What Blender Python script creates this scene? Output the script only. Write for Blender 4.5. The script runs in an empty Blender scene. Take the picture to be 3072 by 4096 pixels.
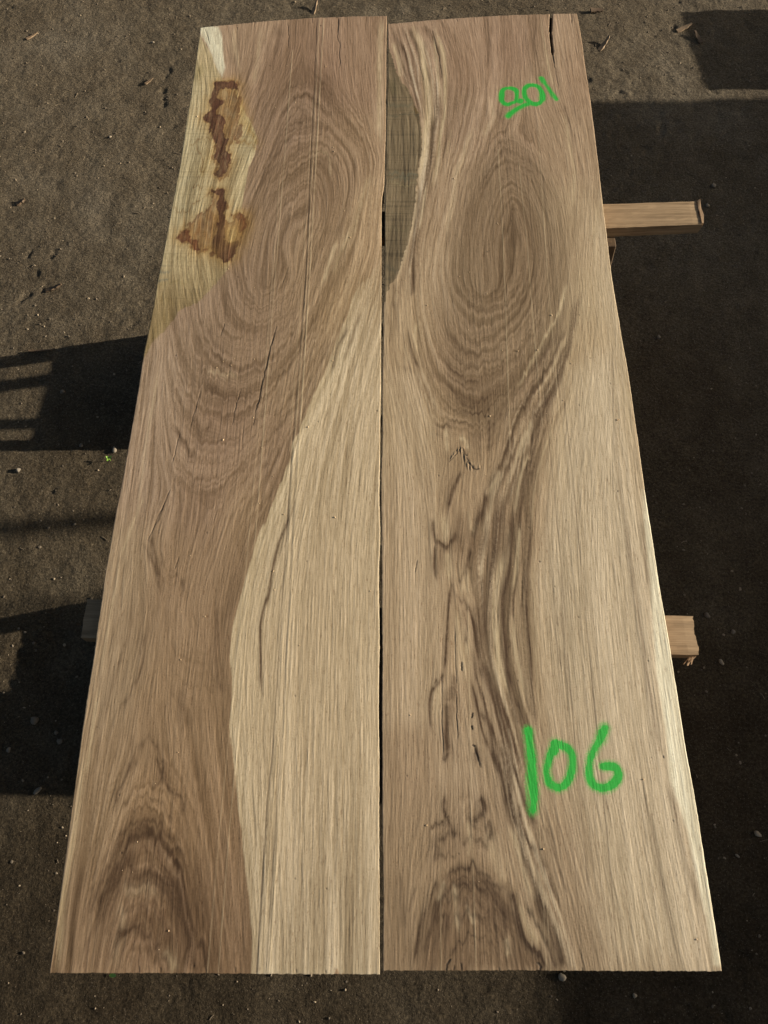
import bpy, bmesh, math, random
import numpy as np
from mathutils import Vector, Matrix
sc = bpy.context.scene
COL = sc.collection
R = math.radians
# ------------------------------------------------------------------ camera
F, CX, CY = 2958.0, 1536.0, 2048.0
PITCH, HC = R(23.4), 2.25
cam = bpy.data.objects.new('camera', bpy.data.cameras.new('camera'))
COL.objects.link(cam)
cam.location = (0, 0, HC)
cam.rotation_euler = (PITCH, 0, 0)
cam.data.sensor_fit = 'VERTICAL'
cam.data.sensor_height = 36.0
cam.data.lens = 36.0 * F / 4096.0
cam.data.clip_start = 0.02
cam.data.clip_end = 500
cam.data.dof.use_dof = False
sc.camera = cam
# ------------------------------------------------------------------ light
SUN_EL, SUN_AZ = R(16.0), R(5.3)          # azimuth measured from +X towards +Y
world = bpy.data.worlds.new("World")
sc.world = world
world.use_nodes = True
wn, wl = world.node_tree.nodes, world.node_tree.links
wn.clear()
sky = wn.new('ShaderNodeTexSky')
sky.sky_type = 'NISHITA'
sky.sun_disc = False
sky.sun_elevation = SUN_EL
sky.sun_rotation = math.pi / 2 - SUN_AZ
sky.dust_density = 5.0
sky.ozone_density = 0.4
bg = wn.new('ShaderNodeBackground')
bg.inputs['Strength'].default_value = 0.05
wo = wn.new('ShaderNodeOutputWorld')
wl.new(sky.outputs[0], bg.inputs[0])
wl.new(bg.outputs[0], wo.inputs[0])
sdir = Vector((math.cos(SUN_EL) * math.cos(SUN_AZ), math.cos(SUN_EL) * math.sin(SUN_AZ), math.sin(SUN_EL)))
sun = bpy.data.objects.new('sun', bpy.data.lights.new('sun', 'SUN'))
COL.objects.link(sun)
sun.data.energy = 5.0
sun.data.angle = R(0.53)
sun.data.color = (1.0, 0.88, 0.72)
sun.rotation_euler = sdir.to_track_quat('Z', 'Y').to_euler()
sc.view_settings.view_transform = 'Standard'
sc.view_settings.look = 'None'
sc.view_settings.gamma = 1.0
sc.view_settings.use_curve_mapping = False
sc.view_settings.exposure = 0.72

# ------------------------------------------------------------------ helpers
ZT, TK = 0.75, 0.06          # slab top height and thickness

def P(px, py, z=0.0):
    """surveyed point: pixel of the photograph -> metres in the yard at height z"""
    a = (np.asarray(px, float) - CX) / F
    b = -(np.asarray(py, float) - CY) / F
    dy = b * math.cos(PITCH) + math.sin(PITCH)
    dz = b * math.sin(PITCH) - math.cos(PITCH)
    t = (z - HC) / dz
    return a * t, dy * t

def lin(c):
    c = np.asarray(c, float) / 255.0
    return np.where(c <= 0.04045, c / 12.92, ((c + 0.055) / 1.055) ** 2.4)

CROP = dict(A=(500, 0, .6631), B=(1400, 0, .6631), C=(400, 900, .7233), D=(1500, 1100, .7233), E=(200, 2000, .8439),
            F=(1500, 2000, .8439), G=(100, 3000, .9042), H=(1450, 3000, .9777), I=(540, 1000, .3617),
            J=(1540, 2500, .3617), K=(1540, 100, .5425), Z=(0, 0, 1.0), M=(1950, 250, .2411), N=(2000, 2850, .3617),
            W=(0, 0, 1.8517))

def pp(cr, pts):
    """list of flat numbers x,y,x,y.. in survey frame cr -> world xy array at slab height"""
    a = np.asarray(pts, float).reshape(-1, 2)
    ox, oy, s = CROP[cr]
    x, y = P(ox + a[:, 0] * s, oy + a[:, 1] * s, ZT)
    return np.stack([x, y], 1)

def pw(cr, pts, w):
    a = np.asarray(pts, float).reshape(-1, 2)
    ox, oy, s = CROP[cr]
    x0, _ = P(ox + a[0, 0] * s, oy + a[0, 1] * s, ZT)
    x1, _ = P(ox + (a[0, 0] + w) * s, oy + a[0, 1] * s, ZT)
    return float(x1 - x0)

def mesh_obj(name, verts, faces, mat=None, parent=None, smooth=False, loc=None):
    me = bpy.data.meshes.new(name)
    me.from_pydata([tuple(v) for v in verts], [], [tuple(f) for f in faces])
    me.update()
    o = bpy.data.objects.new(name, me)
    COL.objects.link(o)
    if mat: me.materials.append(mat)
    if parent: o.parent = parent
    if loc is not None: o.location = loc
    if smooth:
        me.polygons.foreach_set('use_smooth', [True] * len(me.polygons))
    return o

def bm_obj(name, bm, mat=None, parent=None, smooth=False, loc=None):
    me = bpy.data.meshes.new(name)
    bm.to_mesh(me)
    bm.free()
    o = bpy.data.objects.new(name, me)
    COL.objects.link(o)
    if mat: me.materials.append(mat)
    if parent: o.parent = parent
    if loc is not None: o.location = loc
    if smooth:
        me.polygons.foreach_set('use_smooth', [True] * len(me.polygons))
    return o

def tag(o, label=None, cat=None, group=None, kind=None):
    if label: o['label'] = label
    if cat: o['category'] = cat
    if group: o['group'] = group
    if kind: o['kind'] = kind
    return o

def empty(name, loc):
    o = bpy.data.objects.new(name, None)
    COL.objects.link(o)
    o.location = loc
    o.empty_display_size = 0.1
    return o

def fast_grid(name, X, Y, Z, mat, loc=(0, 0, 0), flip=False, attrs=None, smooth=True, extra=None):
    """X,Y,Z arrays (rows, cols) -> grid mesh written in one go. extra = (verts, faces) appended"""
    nr, nc = X.shape
    co = np.stack([X.ravel(), Y.ravel(), Z.ravel()], 1)
    i = np.arange((nr - 1) * (nc - 1))
    r, c = i // (nc - 1), i % (nc - 1)
    a = r * nc + c
    q = np.stack([a, a + 1, a + nc + 1, a + nc], 1)
    nq = len(q)
    ng = len(co)
    if extra is not None:
        ev, ef = extra
        co = np.concatenate([co, ev])
        q = np.concatenate([q, ef])
    me = bpy.data.meshes.new(name)
    me.vertices.add(len(co))
    me.vertices.foreach_set('co', co.astype(np.float32).ravel())
    me.loops.add(q.size)
    me.loops.foreach_set('vertex_index', q.astype(np.int32).ravel())
    me.polygons.add(len(q))
    me.polygons.foreach_set('loop_start', np.arange(0, q.size, 4, dtype=np.int32))
    sm = np.zeros(len(q), bool)
    sm[:nq] = smooth
    me.polygons.foreach_set('use_smooth', sm)
    mats = mat if isinstance(mat, (list, tuple)) else [mat]
    for m in mats: me.materials.append(m)
    if len(mats) > 1:
        mi = np.zeros(len(q), np.int32)
        mi[nq:] = 1
        me.polygons.foreach_set('material_index', mi)
    me.update(calc_edges=True)
    for k, v in (attrs or {}).items():
        if v.ndim == 3:
            at = me.attributes.new(k, 'FLOAT_COLOR', 'POINT')
            d = np.ones((len(co), 4), np.float32)
            d[:, :3] = 0.3
            d[:ng, :3] = v.reshape(-1, 3)
            at.data.foreach_set('color', d.ravel())
        else:
            at = me.attributes.new(k, 'FLOAT', 'POINT')
            d = np.zeros(len(co), np.float32)
            d[:ng] = v.ravel()
            at.data.foreach_set('value', d)
    o = bpy.data.objects.new(name, me)
    COL.objects.link(o)
    o.location = loc
    return o

# ---- numpy image tools
def blur(a, sy, sx):
    ky = np.fft.fftfreq(a.shape[0])[:, None]
    kx = np.fft.rfftfreq(a.shape[1])[None, :]
    g = np.exp(-2 * (np.pi ** 2) * ((ky * sy) ** 2 + (kx * sx) ** 2))
    return np.fft.irfft2(np.fft.rfft2(a) * g, a.shape)

def unit(a):
    a = a - a.mean()
    return a / (a.std() + 1e-9)

def nz(rng, shape, sy, sx):
    return unit(blur(rng.standard_normal(shape), sy, sx))

def samp(a, r, c):
    h, w = a.shape[:2]
    r = np.clip(r, 0, h - 1.001); c = np.clip(c, 0, w - 1.001)
    r0 = r.astype(np.int32); c0 = c.astype(np.int32)
    fr = r - r0; fc = c - c0
    if a.ndim == 3: fr = fr[..., None]; fc = fc[..., None]
    return (a[r0, c0] * (1 - fr) * (1 - fc) + a[r0, c0 + 1] * (1 - fr) * fc + a[r0 + 1, c0] * fr * (1 - fc) + a[r0 + 1, c0 + 1] * fr * fc)

def sstep(x, a, b):
    t = np.clip((x - a) / (b - a), 0, 1)
    return t * t * (3 - 2 * t)

# ------------------------------------------------------------------ materials
def new_mat(name):
    m = bpy.data.materials.new(name)
    m.use_nodes = True
    n, l = m.node_tree.nodes, m.node_tree.links
    n.clear()
    out = n.new('ShaderNodeOutputMaterial')
    b = n.new('ShaderNodeBsdfPrincipled')
    l.new(b.outputs[0], out.inputs[0])
    return m, n, l, b

def noise(n, l, vec, scale, detail=4, rough=.6, mapping=None):
    if mapping:
        mp = n.new('ShaderNodeMapping')
        mp.inputs['Scale'].default_value = mapping
        l.new(vec, mp.inputs[0])
        vec = mp.outputs[0]
    t = n.new('ShaderNodeTexNoise')
    t.inputs['Scale'].default_value = scale
    t.inputs['Detail'].default_value = detail
    t.inputs['Roughness'].default_value = rough
    l.new(vec, t.inputs['Vector'])
    return t.outputs['Fac']

def ramp(n, l, fac, stops):
    r = n.new('ShaderNodeValToRGB')
    e = r.color_ramp.elements
    while len(e) > 1: e.remove(e[0])
    e[0].position = stops[0][0]
    e[0].color = (*stops[0][1], 1)
    for p, c in stops[1:]:
        x = e.new(p)
        x.color = (*c, 1)
    l.new(fac, r.inputs[0])
    return r.outputs[0]

def math_n(n, l, op, a, b=None, clamp=False):
    m = n.new('ShaderNodeMath')
    m.operation = op
    m.use_clamp = clamp
    for i, v in enumerate((a, b)):
        if v is None: continue
        if isinstance(v, (int, float)): m.inputs[i].default_value = v
        else: l.new(v, m.inputs[i])
    return m.outputs[0]

def mixc(n, l, fac, a, b, mode='MIX'):
    m = n.new('ShaderNodeMix')
    m.data_type = 'RGBA'
    m.blend_type = mode
    for s, v in ((m.inputs[0], fac), (m.inputs[6], a), (m.inputs[7], b)):
        if isinstance(v, (int, float)): s.default_value = v
        elif isinstance(v, (tuple, list)): s.default_value = (*v[:3], 1)
        else: l.new(v, s)
    return m.outputs[2]

def slab_material():
    m, n, l, b = new_mat('sawn_oak')
    co = n.new('ShaderNodeTexCoord').outputs['Object']
    a = n.new('ShaderNodeAttribute'); a.attribute_name = 'wood_color'
    pt = n.new('ShaderNodeAttribute'); pt.attribute_name = 'paint'
    fib = noise(n, l, co, 1.0, 5, .65, (900, 26, 200))
    fib2 = noise(n, l, co, 1.0, 3, .6, (330, 7, 100))
    pore = noise(n, l, co, 1.0, 2, .5, (750, 60, 100))
    c1 = mixc(n, l, 1.0, a.outputs['Color'], ramp(n, l, fib, [(.28, (.70, .67, .62)), (.5, (1, 1, 1)), (.72, (1.30, 1.32, 1.36))]), 'MULTIPLY')
    c2 = mixc(n, l, 1.0, c1, ramp(n, l, fib2, [(.3, (.90, .89, .87)), (.7, (1.09, 1.09, 1.10))]), 'MULTIPLY')
    pm = ramp(n, l, pore, [(.30, (.62, .56, .50)), (.36, (1, 1, 1))])
    c3 = mixc(n, l, 1.0, c2, pm, 'MULTIPLY')
    # sprayed paint: soft edge, broken up by the fibre where it is thin
    g = noise(n, l, co, 1.0, 3, .6, (420, 300, 200))
    pf = math_n(n, l, 'ADD', pt.outputs['Fac'], math_n(n, l, 'MULTIPLY', math_n(n, l, 'SUBTRACT', g, .5), .75))
    pf2 = n.new('ShaderNodeMapRange'); pf2.interpolation_type = 'SMOOTHSTEP'
    pf2.inputs[1].default_value = .10; pf2.inputs[2].default_value = .85
    l.new(pf, pf2.inputs[0])
    pfac = math_n(n, l, 'MULTIPLY', pf2.outputs[0], math_n(n, l, 'GREATER_THAN', pt.outputs['Fac'], .02))
    gc0 = mixc(n, l, g, (.018, .34, .038), (.042, .52, .074))
    gc = mixc(n, l, .55, gc0, mixc(n, l, 1.0, gc0, ramp(n, l, fib, [(.3, (.55, .6, .5)), (.55, (1, 1, 1)), (.75, (1.5, 1.35, 1.4))]), 'MULTIPLY'))
    col = mixc(n, l, pfac, c3, gc)
    l.new(col, b.inputs['Base Color'])
    b.inputs['Roughness'].default_value = .62
    b.inputs['Specular IOR Level'].default_value = .25
    bu = n.new('ShaderNodeBump')
    bu.inputs['Strength'].default_value = .30
    bu.inputs['Distance'].default_value = .0009
    l.new(math_n(n, l, 'ADD', fib, math_n(n, l, 'MULTIPLY', pore, .5)), bu.inputs['Height'])
    l.new(bu.outputs[0], b.inputs['Normal'])
    return m

def timber_material(name, c0, c1, axis='X', rough=.7, scale=1.0):
    m, n, l, b = new_mat(name)
    co = n.new('ShaderNodeTexCoord').outputs['Object']
    mp = {'X': (5, 130, 130), 'Y': (130, 5, 130), 'Z': (130, 130, 5)}[axis]
    mp = tuple(v * scale for v in mp)
    mp2 = tuple(v * .22 for v in mp)
    f = noise(n, l, co, 1.0, 6, .65, mp)
    f2 = noise(n, l, co, 1.0, 3, .5, mp2)
    c = mixc(n, l, ramp(n, l, f, [(.3, (0, 0, 0)), (.7, (1, 1, 1))]), c0, c1)
    c = mixc(n, l, 1.0, c, ramp(n, l, f2, [(.3, (.8, .78, .75)), (.7, (1.1, 1.1, 1.1))]), 'MULTIPLY')
    l.new(c, b.inputs['Base Color'])
    b.inputs['Roughness'].default_value = rough
    b.inputs['Specular IOR Level'].default_value = .25
    bu = n.new('ShaderNodeBump')
    bu.inputs['Strength'].default_value = .5
    bu.inputs['Distance'].default_value = .0015
    l.new(f, bu.inputs['Height'])
    l.new(bu.outputs[0], b.inputs['Normal'])
    return m

M_SLAB = slab_material()
M_SIDE = timber_material('sawn_edge', (.17, .115, .07), (.30, .21, .13), 'Y')
M_RAIL = timber_material('rail_wood', (.20, .14, .08), (.43, .315, .19), 'X')
M_END = timber_material('end_grain', (.40, .27, .16), (.52, .37, .23), 'Z', scale=.4)
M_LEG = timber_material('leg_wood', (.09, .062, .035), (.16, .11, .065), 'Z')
M_CASTER = timber_material('shade_caster_timber', (.14, .10, .07), (.26, .19, .12), 'Y')

# ------------------------------------------------------------------ wood figure engine
G = 0.00128   # raster spacing of the figure in metres
DARK = lin((84, 62, 43))
LITE = lin((210, 184, 146))
# lit display colour -> surface colour
KLIT = np.array([1.03, .915, .835])

class Figure:
    def __init__(s, x0, x1, y0, y1, seed):
        s.x0, s.y0 = x0 - .02, y0 - .02
        s.w = int((x1 + .02 - s.x0) / G) + 1
        s.h = int((y1 + .02 - s.y0) / G) + 1
        s.rng = np.random.default_rng(seed)
        yy, xx = np.mgrid[0:s.h, 0:s.w].astype(np.float64)
        s.rr, s.cc = yy, xx
        # ragged warp: fast across the fibre, slow along it
        s.wy = nz(s.rng, (s.h, s.w), 26, 1.7) * .0040 + nz(s.rng, (s.h, s.w), 38, 12) * .004
        s.wx = nz(s.rng, (s.h, s.w), 30, 12) * .0016
        s.X = s.x0 + xx * G
        s.Y = s.y0 + yy * G
        s.XW = s.X + s.wx
        s.YW = s.Y + s.wy
        s.z = np.zeros((s.h, s.w))
        s.paint = np.zeros((s.h, s.w))

    def _box(s, pts, pad):
        x0, y0 = pts.min(0) - pad
        x1, y1 = pts.max(0) + pad
        c0 = max(0, int((x0 - s.x0) / G)); c1 = min(s.w, int((x1 - s.x0) / G) + 2)
        r0 = max(0, int((y0 - s.y0) / G)); r1 = min(s.h, int((y1 - s.y0) / G) + 2)
        return slice(r0, max(r0, r1)), slice(c0, max(c0, c1))

    def dist(s, pts, pad, warp=True):
        """distance to a polyline + position 0..1 along it, inside a padded box"""
        b = s._box(pts, pad + .012)
        X = (s.XW if warp else s.X)[b]; Y = (s.YW if warp else s.Y)[b]
        best = np.full(X.shape, 9.0); tt = np.zeros(X.shape)
        L = np.sqrt((np.diff(pts, axis=0) ** 2).sum(1)); tot = L.sum() + 1e-9; acc = 0
        for k in range(len(pts) - 1):
            ax, ay = pts[k]; dx, dy = pts[k + 1] - pts[k]
            t = np.clip(((X - ax) * dx + (Y - ay) * dy) / (dx * dx + dy * dy + 1e-12), 0, 1)
            d = np.hypot(X - ax - t * dx, Y - ay - t * dy)
            m = d < best
            best = np.where(m, d, best)
            tt = np.where(m, (acc + t * L[k]) / tot, tt)
            acc += L[k]
        return b, best, tt

    def smooth_pts(s, pts, n=6):
        if len(pts) < 3: return pts
        p = np.vstack([2 * pts[0] - pts[1], pts, 2 * pts[-1] - pts[-2]])
        out = []
        for i in range(1, len(p) - 2):
            for t in np.linspace(0, 1, n, endpoint=False):
                out.append(.5 * ((2 * p[i]) + (-p[i - 1] + p[i + 1]) * t + (2 * p[i - 1] - 5 * p[i] + 4 * p[i + 1] - p[i + 2]) * t * t + (-p[i - 1] + 3 * p[i] - 3 * p[i + 1] + p[i + 2]) * t ** 3))
        out.append(pts[-1])
        return np.array(out)

    def sdf(s, pts, warp=True):
        """signed distance to polygon, negative inside, full raster"""
        X = s.XW if warp else s.X; Y = s.YW if warp else s.Y
        d = np.full(X.shape, 9.0); ins = np.zeros(X.shape, bool)
        n = len(pts)
        for k in range(n):
            ax, ay = pts[k]; bx, by = pts[(k + 1) % n]
            dx, dy = bx - ax, by - ay
            t = np.clip(((X - ax) * dx + (Y - ay) * dy) / (dx * dx + dy * dy + 1e-12), 0, 1)
            d = np.minimum(d, np.hypot(X - ax - t * dx, Y - ay - t * dy))
            if abs(dy) > 1e-12:
                ins ^= ((ay > Y) != (by > Y)) & (X < (bx - ax) * (Y - ay) / (by - ay) + ax)
        return np.where(ins, -d, d)

    def orient(s, strokes, bgw=.15, bgang=math.pi / 2):
        st = 10
        gy = s.y0 + np.arange(0, s.h + st, st) * G
        gx = s.x0 + np.arange(0, s.w + st, st) * G
        GX, GY = np.meshgrid(gx, gy)
        px, py, c2, s2 = [], [], [], []
        for pts in strokes:
            p = s.smooth_pts(pts, 5)
            d = np.diff(p, axis=0); m = .5 * (p[1:] + p[:-1])
            L = np.hypot(d[:, 0], d[:, 1])
            a = np.arctan2(d[:, 1], d[:, 0])
            for k in range(len(L)):
                nn = max(1, int(L[k] / .02))
                for j in range(nn):
                    f = (j + .5) / nn
                    q = p[k] + d[k] * f
                    px.append(q[0]); py.append(q[1]); c2.append(math.cos(2 * a[k])); s2.append(math.sin(2 * a[k]))
        px, py, c2, s2 = map(np.array, (px, py, c2, s2))
        C = np.zeros(GX.shape); S = np.zeros(GX.shape)
        for r in range(GX.shape[0]):
            dx = GX[r][:, None] - px[None]; dy = (GY[r][:, None] - py[None]) * .55
            w = 1 / (dx * dx + dy * dy + .008 ** 2) ** 1.7 * .03 ** 3.4
            C[r] = (w * c2).sum(1) + bgw * math.cos(2 * bgang)
            S[r] = (w * s2).sum(1) + bgw * math.sin(2 * bgang)
        nrm = np.hypot(C, S) + 1e-9
        C /= nrm; S /= nrm
        r, c = s.rr / st, s.cc / st
        C = samp(C, r, c); S = samp(S, r, c)
        th = .5 * np.arctan2(S, C)
        s.ux, s.uy = np.cos(th), np.sin(th)
        # the fibre follows the grain only where it runs roughly lengthwise, elsewhere it stays near vertical
        dv = (th - math.pi / 2 + math.pi / 2) % math.pi - math.pi / 2
        dv = blur(dv * np.exp(-(dv / .42) ** 2), 8, 8)
        s.fx, s.fy = -np.sin(dv), np.cos(dv)

    def lic(s, src, steps, h, sub=1, fib=False):
        ux, uy, a = (s.fx if fib else s.ux)[::sub, ::sub], (s.fy if fib else s.uy)[::sub, ::sub], src
        H, W = ux.shape
        rr, cc = np.mgrid[0:H, 0:W].astype(np.float32)
        acc = a.copy(); wsum = 1.0
        for sign in (1, -1):
            r, c = rr.copy(), cc.copy()
            vx, vy = ux * sign, uy * sign
            for k in range(steps):
                c = np.clip(c + vx * h, 0, W - 1); r = np.clip(r + vy * h, 0, H - 1)
                ri, ci = np.rint(r).astype(np.int32), np.rint(c).astype(np.int32)
                idx = ri * W + ci
                nx, ny = ux.ravel()[idx], uy.ravel()[idx]
                sg = np.where(nx * vx + ny * vy < 0, -1, 1)
                vx, vy = nx * sg, ny * sg
                w = 1 - .9 * (k + 1) / steps
                acc += a.ravel()[idx] * w
                if sign == 1: wsum += 2 * w
        return unit(acc / wsum)

    def streaks(s):
        f = s.lic(nz(s.rng, (s.h, s.w), .7, .7), 52, 1.4)
        h2, w2 = s.ux[::2, ::2].shape
        m = s.lic(nz(s.rng, (h2, w2), .8, .8), 56, 1.7, 2)
        h4, w4 = s.ux[::4, ::4].shape
        b = s.lic(nz(s.rng, (h4, w4), 2.3, 2.3), 70, 1.9, 4)
        # ragged resampling along the fibre
        wr, wc = s.rr + s.wy / G, s.cc + s.wx / G * .5
        wr2 = s.rr + (s.wy + nz(s.rng, (s.h, s.w), 12, 3.5) * .0022) / G
        s.ring = unit(samp(m, wr2 / 2, wc / 2))
        s.fine = unit(samp(f, wr, wc))
        s.mid = unit(samp(m, wr / 2, wc / 2))
        s.broad = unit(samp(b, wr / 4, wc / 4))
        s.fibre = s.lic(nz(s.rng, (s.h, s.w), .45, .45), 22, 1.3, fib=True)
        s.pore = s.lic(s.rng.standard_normal((s.h, s.w)), 5, 1.2, fib=True)
        s.fibre2 = nz(s.rng, (s.h, s.w), 60, 1.6)
        ln = nz(s.rng, (s.h, s.w), 110, .55)
        s.lines = unit(np.clip(ln, -1.2, 3))

    def base(s, pts):
        """interpolate surveyed colours"""
        st = 12
        gy = s.y0 + np.arange(0, s.h + st, st) * G
        gx = s.x0 + np.arange(0, s.w + st, st) * G
        GX, GY = np.meshgrid(gx, gy)
        a = np.array(pts, float)
        x, y = P(a[:, 0], a[:, 1], ZT)
        col = lin(a[:, 2:5])
        d2 = (GX[..., None] - x) ** 2 + ((GY[..., None] - y) * .6) ** 2 + .03 ** 2
        w = 1 / d2 ** 1.8
        w /= w.sum(-1, keepdims=True)
        s.col = samp(w @ col, s.rr / st, s.cc / st)

    def lerp(s, b, c, f):
        f = np.clip(f, 0, 1)[..., None]
        s.col[b] = s.col[b] * (1 - f) + c * f

    def stroke(s, cr, w, k, pts, col=None, taper=True, warp=True, soft=1.0):
        p = s.smooth_pts(pp(cr, pts))
        wd = pw(cr, pts, w) * .5 * (1.25 if col is None else 1) + .0004
        b, d, t = s.dist(p, wd * 3.2, warp)
        if d.size == 0: return
        n = np.clip(-s.mid[b] * .26 - s.fibre[b] * .16, -.6, .6)
        if col is None and k > 0: k = min(.95, k * 1.12)
        q = d / (wd * (1 + .45 * np.clip(s.broad[b], -1, 1) + .12 * np.clip(s.fibre[b], -2, 2)) * soft + 1e-4)
        prof = .68 * np.exp(-q ** 2) + .32 * np.exp(-(q / 2.1) ** 2)
        tp = np.clip(np.minimum(t, 1 - t) * 7 + .25, 0, 1) if taper else 1
        c = ((DARK * .72 if cr == 'H' else DARK) if k > 0 else LITE) if col is None else lin(col)
        s.lerp(b, c, abs(k) * prof * tp * (1 + n))

    def groove(s, cr, w, depth, pts, dark=.85, jag=True, col=(30, 22, 16)):
        p = s.smooth_pts(pp(cr, pts), 3)
        if jag:
            p = p.copy()
            p[1:-1, 0] += s.rng.normal(0, .0007, len(p) - 2)
        wr = pw(cr, pts, w) * .5
        wd = max(wr, .0006)
        b, d, t = s.dist(p, wd * 2.5 + .002, False)
        tp = np.clip(np.minimum(t, 1 - t) * 6 + .3, 0, 1)
        if wr < .0023:
            m = np.exp(-(d / ((.0015 if w > 4 else .0007) * tp + .0002)) ** 4)
            depth = min(depth, .0008)
        else:
            m = 1 - sstep(d, wd * tp * .75, wd * tp * 1.35 + .0005)
        s.z[b] -= depth * m * tp
        s.lerp(b, lin(col), dark * m)

    def sawline(s, cr, pts, amp, w=2.2, tone=.12):
        """a fine straight ridge (amp>0) or score left by the saw"""
        p = pp(cr, pts)
        wd = w * .5 * 7e-4
        wd = max(wd, .0009) if w < 2.9 or amp > 0 else .0015
        b, d, t = s.dist(p, .006, False)
        if w >= 2.9 and amp < 0: tone = 1.0
        q = np.exp(-(d / wd) ** 2) * (.75 + .25 * np.clip(nz(s.rng, d.shape, 20, 8) if min(d.shape) > 4 else 0, -1, 1))
        s.z[b] += amp * q * .8
        tone = min(.9, tone * 1.4)
        if amp > 0: s.lerp(b, LITE, tone * q)
        else: s.lerp(b, lin((62, 46, 33)), tone * q)

    def spray(s, cr, w, pts, closed=False, power=1.0, halo=.5):
        p = s.smooth_pts(pp(cr, pts), 8)
        wd = pw(cr, pts, w) * .56
        b, d, t = s.dist(p, wd * 4, False)
        d = np.maximum(d + s.fibre[b] * .0005 + nz(np.random.default_rng(len(pts) + int(w)), (s.h, s.w), 7, 7)[b] * .0009, 0)
        power = power * (1 - .30 * sstep(s.fibre[b], .6, 2.0) - .25 * sstep(-s.fibre2[b], .8, 2.2))
        core = (1 - sstep(d, wd * .55, wd * 1.15)) * power
        hl = (.35 + .65 * halo) * np.exp(-(np.maximum(d - wd * .7, 0) / (wd * .95)) ** 2) * .62
        s.paint[b] = np.maximum(s.paint[b], np.maximum(core, hl))

# ------------------------------------------------------------------ the two slabs
def edge_poly(pts):
    a = np.array(pts, float).reshape(-1, 2)
    x, y = P(a[:, 0], a[:, 1], ZT)
    o = np.argsort(y)
    return y[o], x[o]

def end_poly(pts):
    a = np.array(pts, float).reshape(-1, 2)
    x, y = P(a[:, 0], a[:, 1], ZT)
    o = np.argsort(x)
    return x[o], y[o]

def build_slab(fig, L, Rr, bot, top, label, seed):
    rng = np.random.default_rng(seed)
    Ly, Lx = edge_poly(L); Ry, Rx = edge_poly(Rr)
    Bx, By = end_poly(bot); Tx, Ty = end_poly(top)
    nu, nv = int((Rx.mean() - Lx.mean()) / G), int((Ty.mean() - By.mean()) / G)
    u = np.linspace(0, 1, nu)[None, :]; v = np.linspace(0, 1, nv)[:, None]
    xb = Bx[0] + (Bx[-1] - Bx[0]) * u; xt = Tx[0] + (Tx[-1] - Tx[0]) * u
    yb = np.interp(xb, Bx, By); yt = np.interp(xt, Tx, Ty)
    yb = yb + unit(blur(rng.standard_normal((1, nu)), 0, 1.4)) * .0003
    yt = yt + unit(blur(rng.standard_normal((1, nu)), 0, 2)) * .0005
    Y = yb + (yt - yb) * v
    jl = unit(blur(rng.standard_normal((nv, 1)), 30, 0)) * .0005 + unit(blur(rng.standard_normal((nv, 1)), 2, 0)) * .00016
    jr = unit(blur(rng.standard_normal((nv, 1)), 30, 0)) * .0005 + unit(blur(rng.standard_normal((nv, 1)), 2, 0)) * .00016
    xl = np.interp(Y, Ly, Lx) + jl; xr = np.interp(Y, Ry, Rx) + jr
    X = xl + (xr - xl) * u
    r, c = (Y - fig.y0) / G, (X - fig.x0) / G
    col = samp(fig.col, r, c) * 1.0
    Z = samp(fig.z, r, c)
    # slightly eased arrises
    du = np.minimum(X - xl, xr - X)
    Z = Z * sstep(du, 0, .002) - .0003 * np.exp(-(du / .0010) ** 2)
    pnt = samp(fig.paint, r, c)
    zt = np.zeros_like(Z) + Z
    cx, cy = float(X.mean()), float(Y.mean())
    # skirt: border ring duplicated down to the underside
    ring = np.concatenate([np.arange(nu), np.arange(1, nv) * nu + nu - 1, (nv - 1) * nu + np.arange(nu - 2, -1, -1), np.arange(nv - 2, 0, -1) * nu])
    n = len(ring)
    bx, by, bz = X.ravel()[ring], Y.ravel()[ring], Z.ravel()[ring]
    lev = [-.0002, -.012, -.024, -.036, -.048, -TK]
    ev, ef = [], []
    N0 = nu * nv
    out = np.stack([np.sign(bx - cx), np.zeros(n)], 1)
    for k, z in enumerate(lev):
        jit = unit(blur(rng.standard_normal((1, n)), 0, 3))[0] * .0006 * (k > 0)
        zz = np.minimum(bz, 0) * (k == 0) + z
        ev.append(np.stack([bx - cx + out[:, 0] * (jit - .0004 * k), by - cy, zz], 1))
    i = np.arange(n); j = (i + 1) % n
    for k in range(len(lev) - 1):
        a = N0 + k * n
        ef.append(np.stack([a + i, a + n + i, a + n + j, a + j], 1))
    ef.append(np.stack([ring[i], N0 + i, N0 + j, ring[j]], 1))
    # underside strips: pair left border vertex with right one on each row
    a = N0 + (len(lev) - 1) * n
    right = a + np.arange(nu - 1, nu - 1 + nv)          # rows 0..nv-1 on the right
    left = a + np.concatenate([[0], n - np.arange(1, nv - 1), [nu - 1 + nv - 1 + nu - 1]])
    k = np.arange(nv - 1)
    ef.append(np.stack([left[k], left[k + 1], right[k + 1], right[k]], 1))
    o = fast_grid('oak_slab', X - cx, Y - cy, zt, [M_SLAB, M_SIDE], loc=(cx, cy, ZT), attrs=dict(wood_color=col, paint=pnt),
                  extra=(np.concatenate(ev), np.concatenate(ef)))
    # origin on the underside
    o.data.transform(Matrix.Translation((0, 0, TK)))
    o.location.z = ZT - TK
    tag(o, label, 'wooden slab', 'pair of freshly sawn oak slabs')
    return o

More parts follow.
